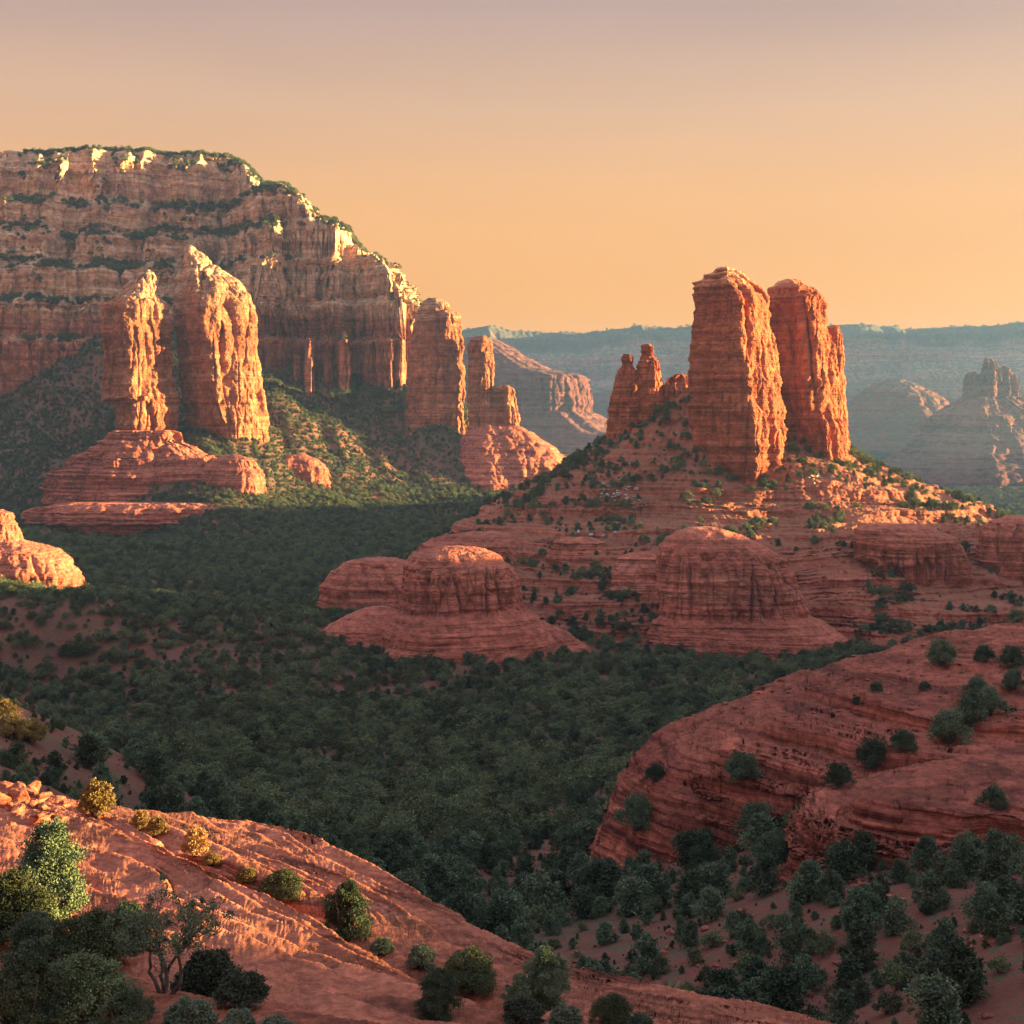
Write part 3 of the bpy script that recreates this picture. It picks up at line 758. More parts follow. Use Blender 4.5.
rock('slickrock_dome', 'low rounded red bench at the left foot of the tower hill', 'slickrock dome',
     [(558, 365, 395), (562, 345, 410), (572, 330, 425), (585, 322, 440), (598, 318, 450), (625, 312, 460)],
     725, M['dome'], depth=0.7, rot=0, p=2.6, nth=420, nz=220, amp=1.05, fs=1.2, flute=1.82, fsz=9, lobe=0.10, seed=13, rough=0.6, hi=0.2)
rock('slickrock_dome', 'wide red layered bench behind the beehive dome', 'slickrock dome',
     [(532, 470, 500), (536, 440, 525), (545, 420, 545), (560, 405, 560), (580, 400, 572), (610, 395, 580)],
     745, M['dome'], depth=0.6, rot=0, p=2.6, nth=520, nz=260, amp=1.20, fs=1.1, flute=1.82, fsz=10, lobe=0.10, seed=14, rough=0.6, hi=0.2)
rock('slickrock_dome', 'small red layered knob between the two fluted domes', 'slickrock dome',
     [(537, 565, 590), (542, 552, 605), (555, 546, 615), (575, 545, 618), (600, 540, 625)],
     722, M['dome'], depth=0.7, rot=0, p=2.6, nth=360, nz=220, amp=1.20, fs=1.1, flute=1.40, fsz=10, lobe=0.10, seed=15, rough=0.6, hi=0.2)
rock('slickrock_dome', 'red slickrock shoulder touching the left side of the largest dome', 'slickrock dome',
     [(553, 628, 650), (558, 618, 665), (572, 612, 675), (592, 606, 680), (620, 600, 690)],
     690, M['dome'], depth=0.7, rot=0, p=2.6, nth=360, nz=220, amp=1.20, fs=1.1, flute=1.40, fsz=10, lobe=0.10, seed=16, rough=0.6, hi=0.2)

# spires in front of the mesa
rock('rock_spire', 'pointed sandstone spire with glowing right face, in front of the mesa, nearest the left edge', 'rock spire',
     [(269, 144, 149), (273, 138, 156), (282, 128, 158), (292, 118, 160), (305, 98, 168), (320, 96, 170), (350, 97, 172), (380, 99, 176), (398, 100, 178), (402, 112, 179), (415, 113, 180), (435, 113, 178), (450, 112, 176), (480, 100, 178)],
     1470, M['tower_far'], depth=0.85, rot=-50, p=4.0, nth=600, nz=620, amp=1.50, fs=0.5, flute=7.70, fsz=24, lobe=0.14, seed=21, rough=2.0, rsz=9, hi=0.5)
rock('rock_spire', 'massive square sandstone tower with pointed cap and glowing right face, in front of the mesa', 'rock spire',
     [(245, 188, 191), (252, 181, 201), (262, 178, 212), (272, 175, 226), (284, 172, 243), (296, 170, 252), (310, 170, 258), (330, 172, 260), (360, 176, 262), (400, 181, 267), (420, 186, 269), (434, 195, 270), (470, 200, 272)],
     1500, M['tower_far'], depth=0.85, rot=-50, p=5.0, nth=700, nz=620, amp=1.50, fs=0.5, flute=6.60, fsz=26, lobe=0.10, seed=22, rough=1.8, rsz=9, hi=0.5)
rock('rock_tower', 'stout red rock tower with pale tip where the mesa wall ends', 'rock tower',
     [(298, 428, 438), (303, 421, 448), (310, 416, 454), (316, 413, 463), (330, 411, 464), (360, 408, 465), (400, 406, 467), (430, 404, 470), (460, 400, 474)],
     1690, M['tower_far'], depth=0.7, rot=-35, p=4, nth=480, nz=480, amp=1.30, fs=0.5, flute=5.50, fsz=22, lobe=0.12, seed=23, rough=1.8, rsz=9, hi=0.5)
rock('rock_spire', 'slim red spire between the stout tower and the short stub', 'rock spire',
     [(336, 477, 489), (340, 468, 492), (350, 466, 494), (370, 466, 495), (400, 467, 498), (430, 468, 502), (470, 466, 506)],
     1660, M['tower_far'], depth=0.8, rot=-35, p=4, nth=320, nz=420, amp=1.10, fs=0.6, flute=4.40, fsz=16, lobe=0.12, seed=24, rough=1.5, rsz=9, hi=0.5)
rock('rock_spire', 'short red rock stub at the far right of the mesa spires', 'rock spire',
     [(385, 500, 510), (388, 496, 514), (400, 495, 517), (420, 496, 520), (440, 497, 524), (470, 495, 528)],
     1655, M['tower_far'], depth=0.8, rot=-35, p=3.5, nth=300, nz=300, amp=0.90, fs=0.6, flute=3.30, fsz=12, lobe=0.12, seed=25, rough=1.5, rsz=8, hi=0.5)
rock('slickrock_dome', 'wide smooth red apron under the slim spire and the short stub', 'slickrock dome',
     [(426, 476, 520), (432, 466, 532), (440, 460, 542), (448, 456, 556), (456, 452, 566), (468, 448, 574), (490, 440, 590), (520, 430, 610)],
     1650, M['dome'], depth=0.8, rot=0, p=2.3, nth=520, nz=260, amp=2.25, fs=0.6, flute=2.10, fsz=20, lobe=0.10, seed=26, rough=1.5, rsz=9, hi=0.4)
rock('slickrock_dome', 'stepped red rock pedestal right below the pointed spire', 'slickrock dome',
     [(430, 114, 178), (438, 104, 184), (446, 96, 192), (452, 86, 204), (456, 70, 216), (462, 62, 222), (468, 56, 228), (471, 46, 238), (482, 40, 244), (494, 37, 248), (510, 30, 256), (540, 10, 270)],
     1420, M['dome'], depth=0.5, rot=0, p=2.4, nth=800, nz=420, amp=4.5, fs=0.6, flute=4, fsz=26, lobe=0.20, lk=2.6, seed=27, rough=2.0, rsz=10, hi=0.4)
rock('slickrock_dome', 'broad low red shelf at the edge of the forest under the stepped pedestal', 'slickrock dome',
     [(503, 70, 225), (507, 40, 258), (511, 26, 270), (520, 20, 275), (524, 30, 262), (532, 50, 240), (545, 60, 225), (560, 60, 225)],
     1350, M['dome'], depth=0.35, rot=4, p=2.6, nth=800, nz=260, amp=4.0, fs=0.7, flute=3, fsz=22, lobe=0.16, lk=3.2, seed=41, rough=1.8, rsz=10, hi=0.4)
rock('slickrock_dome', 'rounded red knoll at the foot of the square sandstone tower', 'slickrock dome',
     [(455, 225, 240), (460, 210, 255), (470, 200, 262), (485, 195, 266), (510, 190, 270)],
     1395, M['dome'], depth=0.8, rot=0, p=2.6, nth=320, nz=200, amp=1.80, fs=0.7, flute=2.80, fsz=14, lobe=0.12, seed=28, rough=1.2, rsz=9, hi=0.4)
rock('slickrock_dome', 'small smooth pink knoll on the sunlit scrub slope', 'slickrock dome',
     [(455, 290, 305), (460, 278, 320), (470, 270, 328), (482, 266, 332), (500, 260, 340)],
     1500, M['dome'], depth=0.8, rot=0, p=2.4, nth=300, nz=180, amp=1.65, fs=0.7, flute=1.40, fsz=14, lobe=0.12, seed=29, rough=1.2, rsz=9, hi=0.4)
rock('slickrock_dome', 'round topped red knob with a long apron at the left edge above the forest', 'slickrock dome',
     [(510, -12, 2), (513, -22, 13), (524, -30, 18), (540, -40, 22), (545, -50, 40), (550, -60, 58), (560, -70, 70), (574, -80, 78), (590, -90, 82), (610, -100, 86)],
     700, M['dome'], depth=0.8, rot=0, p=2.5, nth=520, nz=320, amp=0.98, fs=1.2, flute=1.68, fsz=8, lobe=0.10, seed=30, rough=0.8, hi=0.25)

# far rocks in the haze
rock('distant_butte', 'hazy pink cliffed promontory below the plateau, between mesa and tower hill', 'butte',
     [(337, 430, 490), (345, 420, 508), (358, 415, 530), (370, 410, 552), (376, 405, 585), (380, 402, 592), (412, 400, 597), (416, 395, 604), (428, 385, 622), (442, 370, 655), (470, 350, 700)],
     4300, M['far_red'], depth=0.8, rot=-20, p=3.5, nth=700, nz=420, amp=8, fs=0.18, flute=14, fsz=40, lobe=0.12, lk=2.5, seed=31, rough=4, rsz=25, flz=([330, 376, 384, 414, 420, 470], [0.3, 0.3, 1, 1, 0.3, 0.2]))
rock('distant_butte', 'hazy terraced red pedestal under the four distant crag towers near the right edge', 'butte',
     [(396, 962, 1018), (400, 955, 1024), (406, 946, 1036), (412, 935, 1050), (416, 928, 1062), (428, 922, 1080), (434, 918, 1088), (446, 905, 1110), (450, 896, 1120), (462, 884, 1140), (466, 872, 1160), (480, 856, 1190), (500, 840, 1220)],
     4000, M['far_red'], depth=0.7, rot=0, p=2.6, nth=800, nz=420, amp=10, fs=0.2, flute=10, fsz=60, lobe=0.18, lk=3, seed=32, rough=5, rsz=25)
for sd_, rw, lb in ((51, [(372, 966, 976), (375, 963, 981), (400, 960, 984), (415, 958, 986)], 'low leftmost tower of the hazy crag near the right edge'),
                    (52, [(359, 985, 993), (363, 981, 999), (372, 979, 1002), (400, 977, 1004), (415, 975, 1006)], 'highest tower of the hazy crag near the right edge'),
                    (53, [(366, 1001, 1008), (370, 998, 1012), (400, 996, 1014), (415, 995, 1016)], 'middle right tower of the hazy crag near the right edge'),
                    (54, [(374, 1011, 1017), (378, 1009, 1020), (400, 1008, 1022), (415, 1007, 1024)], 'low rightmost tower of the hazy crag near the right edge')):
    rock('distant_tower', lb, 'rock tower', rw, 3960 + sd_, M['far_red'], depth=1.2, rot=-30, p=3.5, nth=200, nz=200, amp=4, fs=0.3, flute=9, fsz=26, lobe=0.2, lk=2.4, seed=sd_, rough=4, rsz=20)
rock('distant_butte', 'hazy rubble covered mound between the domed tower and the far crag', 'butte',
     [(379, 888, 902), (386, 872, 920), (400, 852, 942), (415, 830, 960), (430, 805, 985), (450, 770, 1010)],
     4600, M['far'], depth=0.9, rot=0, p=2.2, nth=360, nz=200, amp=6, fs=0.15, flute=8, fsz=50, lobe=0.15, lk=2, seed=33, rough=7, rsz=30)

# ------------------------------------------------------------------ plants
def crown_geo(blobs, per, leaf, seed, up=0.3, squash=1.0):
    """many small leaf sprays filling the blobs; blobs: (x, y, z, r)"""
    rs = np.random.RandomState(seed)
    B = np.array(blobs, float)
    n = per * len(B)
    bi = np.repeat(np.arange(len(B)), per)
    d = rs.normal(size=(n, 3)); d /= np.linalg.norm(d, axis=1)[:, None]
    rad = B[bi, 3] * (rs.uniform(0.15, 1.0, n) ** 0.7 + rs.exponential(0.17, n))
    an = rs.uniform(0.7, 1.3, (len(B), 3)) * np.array([1, 1, 0.8 * squash])
    # sprays: leaves gather along a few directions of each clump
    tw = rs.normal(size=(len(B), 9, 3)); tw /= np.linalg.norm(tw, axis=2)[:, :, None]
    dd = tw[bi, rs.randint(0, 9, n)]
    d = d * 0.55 + dd * 0.75; d /= np.linalg.norm(d, axis=1)[:, None]
    p = B[bi, :3] + d * rad[:, None] * an[bi]
    a = d + rs.normal(size=(n, 3)) * 0.6 + np.array([0, 0, up])
    a /= np.linalg.norm(a, axis=1)[:, None]
    b = np.cross(a, rs.normal(size=(n, 3))); b /= np.linalg.norm(b, axis=1)[:, None] + 1e-9
    L = leaf * rs.uniform(0.6, 1.4, n)[:, None]
    w = L * 0.32
    V = np.stack([p - a * L * 0.5, p + b * w, p + a * L * 0.6, p - b * w], 1).reshape(-1, 3)
    Fq = np.arange(n * 4).reshape(-1, 4)
    return V, Fq

def tube_geo(path, radii, k=7):
    P = np.array(path, float)
    T = np.gradient(P, axis=0); T /= np.linalg.norm(T, axis=1)[:, None] + 1e-9
    ref = np.array([0.3, 0.9, 0.1])
    A = np.cross(T, ref); A /= np.linalg.norm(A, axis=1)[:, None] + 1e-9
    Bn = np.cross(T, A)
    th = np.linspace(0, 2 * np.pi, k, endpoint=False)
    V = P[:, None] + np.array(radii)[:, None, None] * (np.cos(th)[None, :, None] * A[:, None] + np.sin(th)[None, :, None] * Bn[:, None])
    return V.reshape(-1, 3), gridfaces(len(P), k, True)

def join_geo(parts):
    Vs, Fs, o = [], [], 0
    for V, Fq in parts:
        Vs.append(V); Fs.append(Fq + o); o += len(V)
    return np.vstack(Vs), np.vstack(Fs)

def limb(p0, p1, r0, r1, bend, rs, n=6):
    t = np.linspace(0, 1, n)[:, None]
    p = np.array(p0) * (1 - t) + np.array(p1) * t
    p = p + np.sin(t * np.pi) * rs.normal(size=3) * bend + rs.normal(size=(n, 3)) * bend * 0.25 * np.sin(t * np.pi)
    return tube_geo(p, np.linspace(r0, r1, n))

def tree_geo(seed, wide=0.45, nb=16, per=80, leaf=0.085, cone=0.5, low=0.12, br=0.15, stems=1):
    """unit tree, height 1: trunk with limbs, and crown"""
    rs = np.random.RandomState(seed)
    blobs, limbs = [], []
    lean = rs.normal(size=2) * 0.04
    for s in range(stems):
        off = rs.normal(size=2) * (0.0 if stems == 1 else 0.03)
        tip = (lean[0] + off[0] * 4, lean[1] + off[1] * 4, 0.8)
        limbs.append(limb((off[0], off[1], -0.06), tip, 0.038 / stems ** 0.5, 0.008, 0.03, rs, 8))
    for i in range(nb):
        h = low + (0.93 - low) * ((i + rs.uniform(0, 1)) / nb)
        prof = (1 - ((h - low) / (1 - low)) ** (1.2 + cone)) ** 0.7 * (0.55 + 0.45 * min(1, (h - low) / 0.2))
        ang = i * 2.4 + rs.uniform(-0.6, 0.6)
        rr = wide * prof * rs.uniform(0.2, 1.12)
        r = br * rs.uniform(0.65, 1.25) * (0.55 + 0.6 * prof)
        c = (math.cos(ang) * rr + lean[0] * h, math.sin(ang) * rr + lean[1] * h, h)
        r *= rs.uniform(0.7, 1.15)
        blobs.append((*c, r))
        z0 = max(0.05, h - rs.uniform(0.12, 0.25))
        limbs.append(limb((lean[0] * z0, lean[1] * z0, z0), c, 0.014, 0.004, 0.02, rs, 5))
    return crown_geo(blobs, per, leaf, seed + 100), join_geo(limbs)

def shrub_geo(seed, wide=0.62, nb=14, per=90, leaf=0.11, br=0.24, dome=1.0):
    """unit shrub, height 1, several stems from the ground"""
    rs = np.random.RandomState(seed)
    blobs, limbs = [], []
    for i in range(nb):
        ang = i * 2.4 + rs.uniform(-0.5, 0.5)
        q = ((i + 0.5) / nb) ** 0.5
        rr = wide * q * rs.uniform(0.7, 1.1)
        h = (0.80 * math.sqrt(max(0.02, 1 - q * q)) * rs.uniform(0.55, 1.15) + 0.12) * dome
        r = br * rs.uniform(0.7, 1.25)
        c = (math.cos(ang) * rr, math.sin(ang) * rr, h)
        blobs.append((*c, r))
        limbs.append(limb((rs.normal() * 0.03, rs.normal() * 0.03, -0.05), c, 0.022, 0.004, 0.05, rs, 6))
    return crown_geo(blobs, per, leaf, seed + 50), join_geo(limbs)

def bare_geo(seed, nb=26, per=80):
    """open shrub with its branches in view"""
    rs = np.random.RandomState(seed)
    blobs, limbs = [], []
    for s in range(5):
        a = s * 1.3 + rs.uniform(-0.3, 0.3)
        mid = np.array([math.cos(a) * 0.16, math.sin(a) * 0.16, 0.42 + rs.uniform(-0.08, 0.08)])
        limbs.append(limb((0.02 * math.cos(a), 0.02 * math.sin(a), -0.05), mid, 0.026, 0.014, 0.05, rs, 8))
        for k in range(5):
            b = a + rs.uniform(-1.0, 1.0)
            e = mid + np.array([math.cos(b) * rs.uniform(0.1, 0.38), math.sin(b) * rs.uniform(0.1, 0.38), rs.uniform(0.12, 0.5)])
            limbs.append(limb(mid, e, 0.012, 0.004, 0.04, rs, 6))
            blobs.append((*e, rs.uniform(0.07, 0.13)))
            for m in range(3):
                f = e + rs.normal(size=3) * 0.1
                limbs.append(limb(mid * 0.4 + e * 0.6, f, 0.005, 0.002, 0.02, rs, 4))
                blobs.append((*f, rs.uniform(0.05, 0.09)))
    return crown_geo(blobs, per, 0.026, seed + 9), join_geo(limbs)

def plant(name, stemname, geo, leafm, loc, size, rz, sx=1.0):
    e = bpy.data.objects.new(name, None); COL.objects.link(e)
    e.location = loc; e.rotation_euler = (0, 0, rz); e.scale = (size * sx, size * sx, size)
    e.empty_display_size = 0.1
    (cv, cf), (tv, tf) = geo
    to_mesh('crown', cv, cf, leafm, smooth=False, parent=e)
    to_mesh(stemname, tv, tf, M['bark'], parent=e)
    return e

def plant_copy(src, loc, size, rz, sx=1.0):
    e = src.copy(); COL.objects.link(e)
    for k in ('label', 'group', 'category'):
        if k in e: del e[k]
    e.location = loc; e.rotation_euler = (0, 0, rz); e.scale = (size * sx, size * sx, size)
    for ch in src.children:
        c = ch.copy(); COL.objects.link(c); c.parent = e
    return e

def H_all(X, Y):
    z = H_ground(X, Y)
    z = np.where((Y < 130) & (Y > 20), np.maximum(z, H_near(X, Y)), z)
    z = np.where((Y > 135) & (Y < 335) & (X / Y > 0.04), np.maximum(z, H_right(X, Y)), z)
    z = np.where((Y > 470) & (Y < 1010) & (X / Y > -0.175), np.maximum(z, H_hill(X, Y)), z)
    return z

def hit(px, py, Y0=28, Y1=340):
    t = np.linspace(Y0, Y1, 2500)
    X = (px - 512) / F * t
    r = (HZ - py) / F * t
    h = H_all(X, t)
    i = np.argmax(h >= r)
    return X[i], t[i], h[i]

def seen(X, Y, Z):
    """whether the point is in the frame and not behind terrain"""
    px = X / Y * F + 512; py = HZ - Z / Y * F
    ok = (px > -15) & (px < 1039) & (py > 0) & (py < 1050)
    idx = np.where(ok)[0]
    if len(idx):
        f = np.linspace(0.12, 0.985, 70)[None]
        xs, ys, zs = X[idx, None] * f, Y[idx, None] * f, Z[idx, None] * f
        ok[idx] = (H_all(xs, ys) < zs).all(1)
    return ok

TREE = [tree_geo(1, 0.38, 26, 180, 0.055, 0.5, br=0.18, low=0.1), tree_geo(2, 0.46, 28, 180, 0.058, 0.9, br=0.18, low=0.1), tree_geo(3, 0.32, 24, 180, 0.052, 0.3, br=0.17, low=0.1), tree_geo(4, 0.42, 22, 200, 0.058, 0.7, br=0.21, low=0.08)]
SHRUB = [shrub_geo(11, per=160, leaf=0.08), shrub_geo(12, wide=0.75, nb=14, per=160, leaf=0.08), shrub_geo(13, wide=0.5, nb=11, br=0.28, per=160, leaf=0.08)]
used_tree, used_shrub, used_sage, used_dry = [], [], [], []
ROTS = lambda: rnd.uniform(0, 6.28)

# ---- foreground plants, each set on its own spot: (column, row of the foot, height in pixels, width factor, kind, label)
NT = [tree_geo(24, 0.42, 110, 420, 0.024, 0.55, br=0.12, low=0.05), tree_geo(22, 0.50, 90, 460, 0.026, 0.9, br=0.12, low=0.05, stems=3), shrub_geo(23, 0.62, 80, 400, 0.034, 0.15)]
SG = shrub_geo(25, 0.62, 70, 260, 0.06, 0.15)
BR = bare_geo(26)
front = [
    (50, 918, 98, 0.95, 'tree', 'upright juniper standing alone against the slickrock, tallest at the left edge'),
    (6, 940, 66, 1.1, 'bush', 'green bush at the left edge just below the upright juniper'),
    (38, 972, 60, 1.1, 'bush2', 'olive bush below the upright juniper, second from the left edge'),
    (92, 968, 56, 1.2, 'bush', 'wide bush on the slickrock right of the upright juniper foot'),
    (128, 952, 50, 1.0, 'bush2', 'rounded bush between the upright juniper and the open branched shrub'),
    (20, 1030, 78, 1.1, 'bush2', 'large dark bush in the lower left corner'),
    (78, 1022, 66, 1.2, 'bush', 'broad dark bush right of the corner bush'),
    (165, 992, 98, 0.95, 'bare', 'open shrub with dark bare branches showing through thin leaves'),
    (128, 1040, 52, 1.2, 'bush2', 'low dark bush below the open branched shrub'),
    (208, 996, 44, 1.1, 'sage', 'grey green sage clump right of the open branched shrub'),
    (243, 1006, 34, 1.2, 'sage', 'rounded sage clump at the foot of the striped slickrock'),
    (190, 1036, 36, 1.2, 'sage', 'low sage clump at the bottom edge below the open branched shrub'),
    (238, 1034, 24, 1.2, 'sage', 'small sage clump at the bottom edge under the rounded sage'),
    (275, 1036, 20, 1.3, 'sage', 'tiny sage clump at the bottom edge, last one to the right of the sage'),
    (97, 816, 34, 0.8, 'dry', 'golden dry bush glowing among the rubble at the crest'),
    (70, 775, 19, 1.0, 'dry', 'small golden bush on the skyline of the near slope'),
    (22, 782, 18, 1.5, 'dry', 'low golden tuft on the lit rubble near the left edge'),
    (176, 808, 16, 0.9, 'dry', 'left of two small tawny bushes side by side on the rim'),
    (190, 808, 16, 0.9, 'dry', 'right of two small tawny bushes side by side on the rim'),
    (141, 828, 17, 0.9, 'dry', 'tawny tuft in the crack below the two rim bushes'),
    (157, 835, 18, 0.9, 'dry', 'tawny bush in the crack beside the tuft'),
    (196, 856, 28, 0.75, 'dry', 'upright yellow green bush in the sunlit crack'),
    (212, 866, 12, 1.3, 'dry', 'small yellow tuft just below the upright yellow green bush'),
    (248, 882, 14, 1.2, 'dry', 'small dry tuft on the rock edge, midway down the crack'),
    (282, 898, 28, 1.25, 'bush', 'dark spreading bush in the shaded crack'),
    (345, 940, 60, 0.85, 'tree2', 'round juniper in the hollow between the two slickrock swells'),
    (382, 953, 15, 1.2, 'sage', 'little sage clump just right of the round juniper'),
    (421, 968, 22, 1.0, 'sage', 'grey sage clump on the ledge between two junipers'),
    (468, 992, 42, 1.1, 'bush', 'spreading dark bush with pointed sprays on the ledge'),
    (438, 1020, 52, 0.85, 'bush2', 'dark bush near the bottom edge, lowest in the middle'),
    (548, 1008, 62, 0.8, 'tree2', 'leafy juniper near the bottom edge, tallest in the middle'),
    (520, 1010, 36, 1.0, 'bush2', 'bush touching the left side of the leafy juniper'),
    (523, 1022, 24, 1.3, 'sage', 'sage clump in front of the leafy juniper'),
    (566, 1028, 22, 1.2, 'sage', 'low clump at the bottom edge below the leafy juniper'),
    (612, 1024, 30, 1.1, 'bush', 'dark low bush at the bottom edge right of the leafy juniper'),
    (640, 1034, 20, 1.2, 'sage', 'last low clump on the slope before bare rock'),
]
near_src = {}
LM = {'tree': M['juniper'], 'tree2': M['juniper'], 'bush': M['shrub'], 'bush2': M['juniper'], 'sage': M['sage'], 'dry': M['dry'], 'bare': M['juniper']}
GE = {'tree': NT[0], 'tree2': NT[1], 'bush': NT[2], 'bush2': NT[1], 'sage': SG, 'dry': SG, 'bare': BR}
NM = {'tree': 'juniper_tree', 'tree2': 'juniper_tree', 'bush': 'bush', 'bush2': 'bush', 'sage': 'sage_bush', 'dry': 'dry_bush', 'bare': 'open_shrub'}
CT = {'tree': 'juniper', 'tree2': 'juniper', 'bush': 'bush', 'bush2': 'bush', 'sage': 'sage bush', 'dry': 'dry bush', 'bare': 'shrub'}
for px, py, hp_, wf, kd, lab in front:
    x, y, z = hit(px, min(py, 1060), 26, 125)
    s = hp_ / F * y
    loc = (x, y, z - 0.03)
    if kd in near_src: e = plant_copy(near_src[kd], loc, s, ROTS(), wf)
    else:
        e = near_src[kd] = plant(NM[kd], 'trunk' if kd.startswith('tree') else 'stems', GE[kd], LM[kd], loc, s, ROTS(), wf)
        
    tag(e, lab, CT[kd])

# ---- junipers and bushes on the right hillside and the left slope
mid = [
    (742, 780, 30, 'bush', 'dark bush growing halfway up the upper bench wall'),
    (636, 828, 36, 'bush', 'dark bush at the left foot of the upper bench wall'),
    (655, 782, 20, 'bush', 'small bush on the rounded left nose of the upper bench'),
    (838, 785, 24, 'bush', 'low bush at the left end of the crack between the benches'),
    (873, 768, 32, 'bush', 'upright bush in the crack between the benches, left of its neighbour'),
    (903, 752, 24, 'bush', 'round bush in the crack between the benches, highest of three'),
    (950, 742, 34, 'bush', 'lower left bush of the dark clump on the upper bench'),
    (970, 724, 38, 'tree', 'largest juniper of the dark clump on the upper bench'),
    (990, 715, 30, 'bush', 'upper right bush of the dark clump on the upper bench'),
    (976, 695, 20, 'bush', 'topmost bush of the dark clump on the upper bench'),
    (942, 664, 26, 'bush', 'round bush on the red earth near the ridge line'),
    (985, 662, 18, 'bush', 'small bush on the red earth right of the round bush'),
    (1013, 668, 24, 'bush', 'bush near the right edge under the ridge line'),
    (1014, 690, 22, 'bush', 'lower bush near the right edge under the ridge line'),
    (1016, 622, 14, 'bush', 'bush on the ridge line at the right edge'),
    (876, 692, 12, 'bush', 'tiny bush left on the upper red slope'),
    (857, 705, 9, 'bush', 'tiniest bush of the upper red slope'),
    (993, 808, 24, 'bush', 'round bush on top of the lower bench'),
    (925, 690, 10, 'bush', 'tiny bush midway on the upper red slope'),
    (967, 878, 52, 'tree', 'tall slim juniper in front of the lower bench wall'),
    (757, 842, 36, 'bush', 'dark bush between the two bench walls, upper'),
    (772, 866, 34, 'bush', 'dark bush between the two bench walls, lower'),
    (832, 902, 38, 'tree', 'round juniper below the left end of the lower bench'),
    (1004, 912, 44, 'tree', 'dark juniper near the right edge below the lower bench'),
    (690, 908, 30, 'tree', 'round juniper on the red clearing below the upper bench'),
    (712, 862, 16, 'bush', 'low bush on the dirt below the upper bench'),
    (705, 842, 14, 'bush', 'low bush close under the upper bench wall'),
    (745, 892, 16, 'bush', 'low bush beside the red track'),
]
tr_src = [None] * 4; sh_src = [None] * 3
def put_tree(v, loc, s, sx, lab, grp=None):
    if tr_src[v] is None: tr_src[v] = e = plant('juniper_tree', 'trunk', TREE[v], M['juniper'], loc, s, ROTS(), sx)
    else: e = plant_copy(tr_src[v], loc, s, ROTS(), sx)
    return tag(e, lab, 'juniper', grp)
def put_shrub(v, loc, s, sx, lab, grp=None):
    if sh_src[v] is None: sh_src[v] = e = plant('bush', 'stems', SHRUB[v], M['shrub'], loc, s, ROTS(), sx)
    else: e = plant_copy(sh_src[v], loc, s, ROTS(), sx)
    return tag(e, lab, 'bush', grp)
MIDG = {'tree': tree_geo(31, 0.40, 44, 300, 0.042, 0.6, br=0.16, low=0.06, stems=2), 'bush': shrub_geo(32, 0.60, 36, 300, 0.052, 0.22)}
mid_src = {}
for px, py, hp_, kd, lab in mid:
    x, y, z = hit(px, py, 100, 340)
    s = 0.87 * hp_ / F * y
    loc = (x, y, z - 0.1)
    if kd in mid_src: e = plant_copy(mid_src[kd], loc, s, ROTS(), rnd.uniform(0.85, 1.1))
    else: e = mid_src[kd] = plant('juniper_tree' if kd == 'tree' else 'bush', 'trunk' if kd == 'tree' else 'stems', MIDG[kd], M['juniper'], loc, s, ROTS())
    tag(e, lab, 'juniper' if kd == 'tree' else 'bush')
gold = [(2, 722, 22, 'golden bush at the left edge, highest of the golden bushes'), (12, 738, 24, 'golden bush on the red slope below the highest one'), (30, 742, 22, 'golden bush farthest right of the golden cluster')]
for px, py, hp_, lab in gold:
    x, y, z = hit(px, py, 100, 340)
    e = plant_copy(near_src['dry'], (x, y, z - 0.1), hp_ / F * y, ROTS(), 1.1)
    tag(e, lab, 'dry bush')

def blocked(X, Y):
    """inside a rock body's footprint"""
    b = np.zeros(X.shape, bool)
    for cx, cy, P, hb in FOOT:
        if abs(cy) > 1300: continue
        q = P[-1]
        rx = np.abs(q[:, 0] - cx).max() * 0.72; ry = np.abs(q[:, 1] - cy).max() * 0.72
        b |= ((X - cx) / rx) ** 2 + ((Y - cy) / ry) ** 2 < 1
    return b

def jitter(x0, x1, y0, y1, cell, seed):
    rs = np.random.RandomState(seed)
    gx, gy = np.meshgrid(np.arange(x0, x1, cell), np.arange(y0, y1, cell))
    n = gx.size
    return gx.ravel() + rs.uniform(-0.5, 0.5, n) * cell * 1.25, gy.ravel() + rs.uniform(-0.5, 0.5, n) * cell * 1.25, rs

def slope_of(H, X, Y, e=1.5):
    return np.hypot(H(X + e, Y) - H(X - e, Y), H(X, Y + e) - H(X, Y - e)) / (2 * e)

def frame(X, Y, m=60):
    px = X / Y * F + 512
    return (px > -m) & (px < 1024 + m)

# ---- valley forest
X, Y, rs = jitter(-560, 330, 78, 1720, 4.0, 5)
k = frame(X, Y, 40); X, Y = X[k], Y[k]
Z = H_all(X, Y)
G0 = H_ground(X, Y)
px = X / Y * F + 512; py = HZ - Z / Y * F
d = np.ones(len(X))
clear = fbm(X / 38, Y / 60, 6.6, 3)
d *= np.where(clear > 0.62, 0.2, 1.0)
rightlow = (px > 545 - (py - 840) * 0.6) & (Y < 300)
clear2 = fbm(X / 16, Y / 22, 2.2, 3)
d = np.where(rightlow, np.where(clear2 > 0.28 - 0.5 * sstep(900, 840, py), 0.38, 1.0), d)
leftslope = (px < 190) & (Y < 330)
d = np.where(leftslope, np.where((clear2 > 0.0) | (py < 725), 0.2, 0.8), d)
d = np.where((Y > 430) & (Y < 1200), np.maximum(d, 0.85), d)
d = np.where((px < 90) & (Y > 150) & (Y < 260) & (py < 765), 0, d)
d = np.where((Y > 560) & (Y < 700) & (px > 280) & (px < 1024) & (G0 > -99), d * np.where(clear2 > 0.25, 0.5, 1.0), d)
d = np.where((Y > 1250) & (Z > -60), d * 0.0, d)
d = np.where((Y > 600) & (Y < 760) & (px < 120), d * np.where(clear2 > 0.0, 0.6, 1.0), d)
on_hill = Z > G0 + 0.6
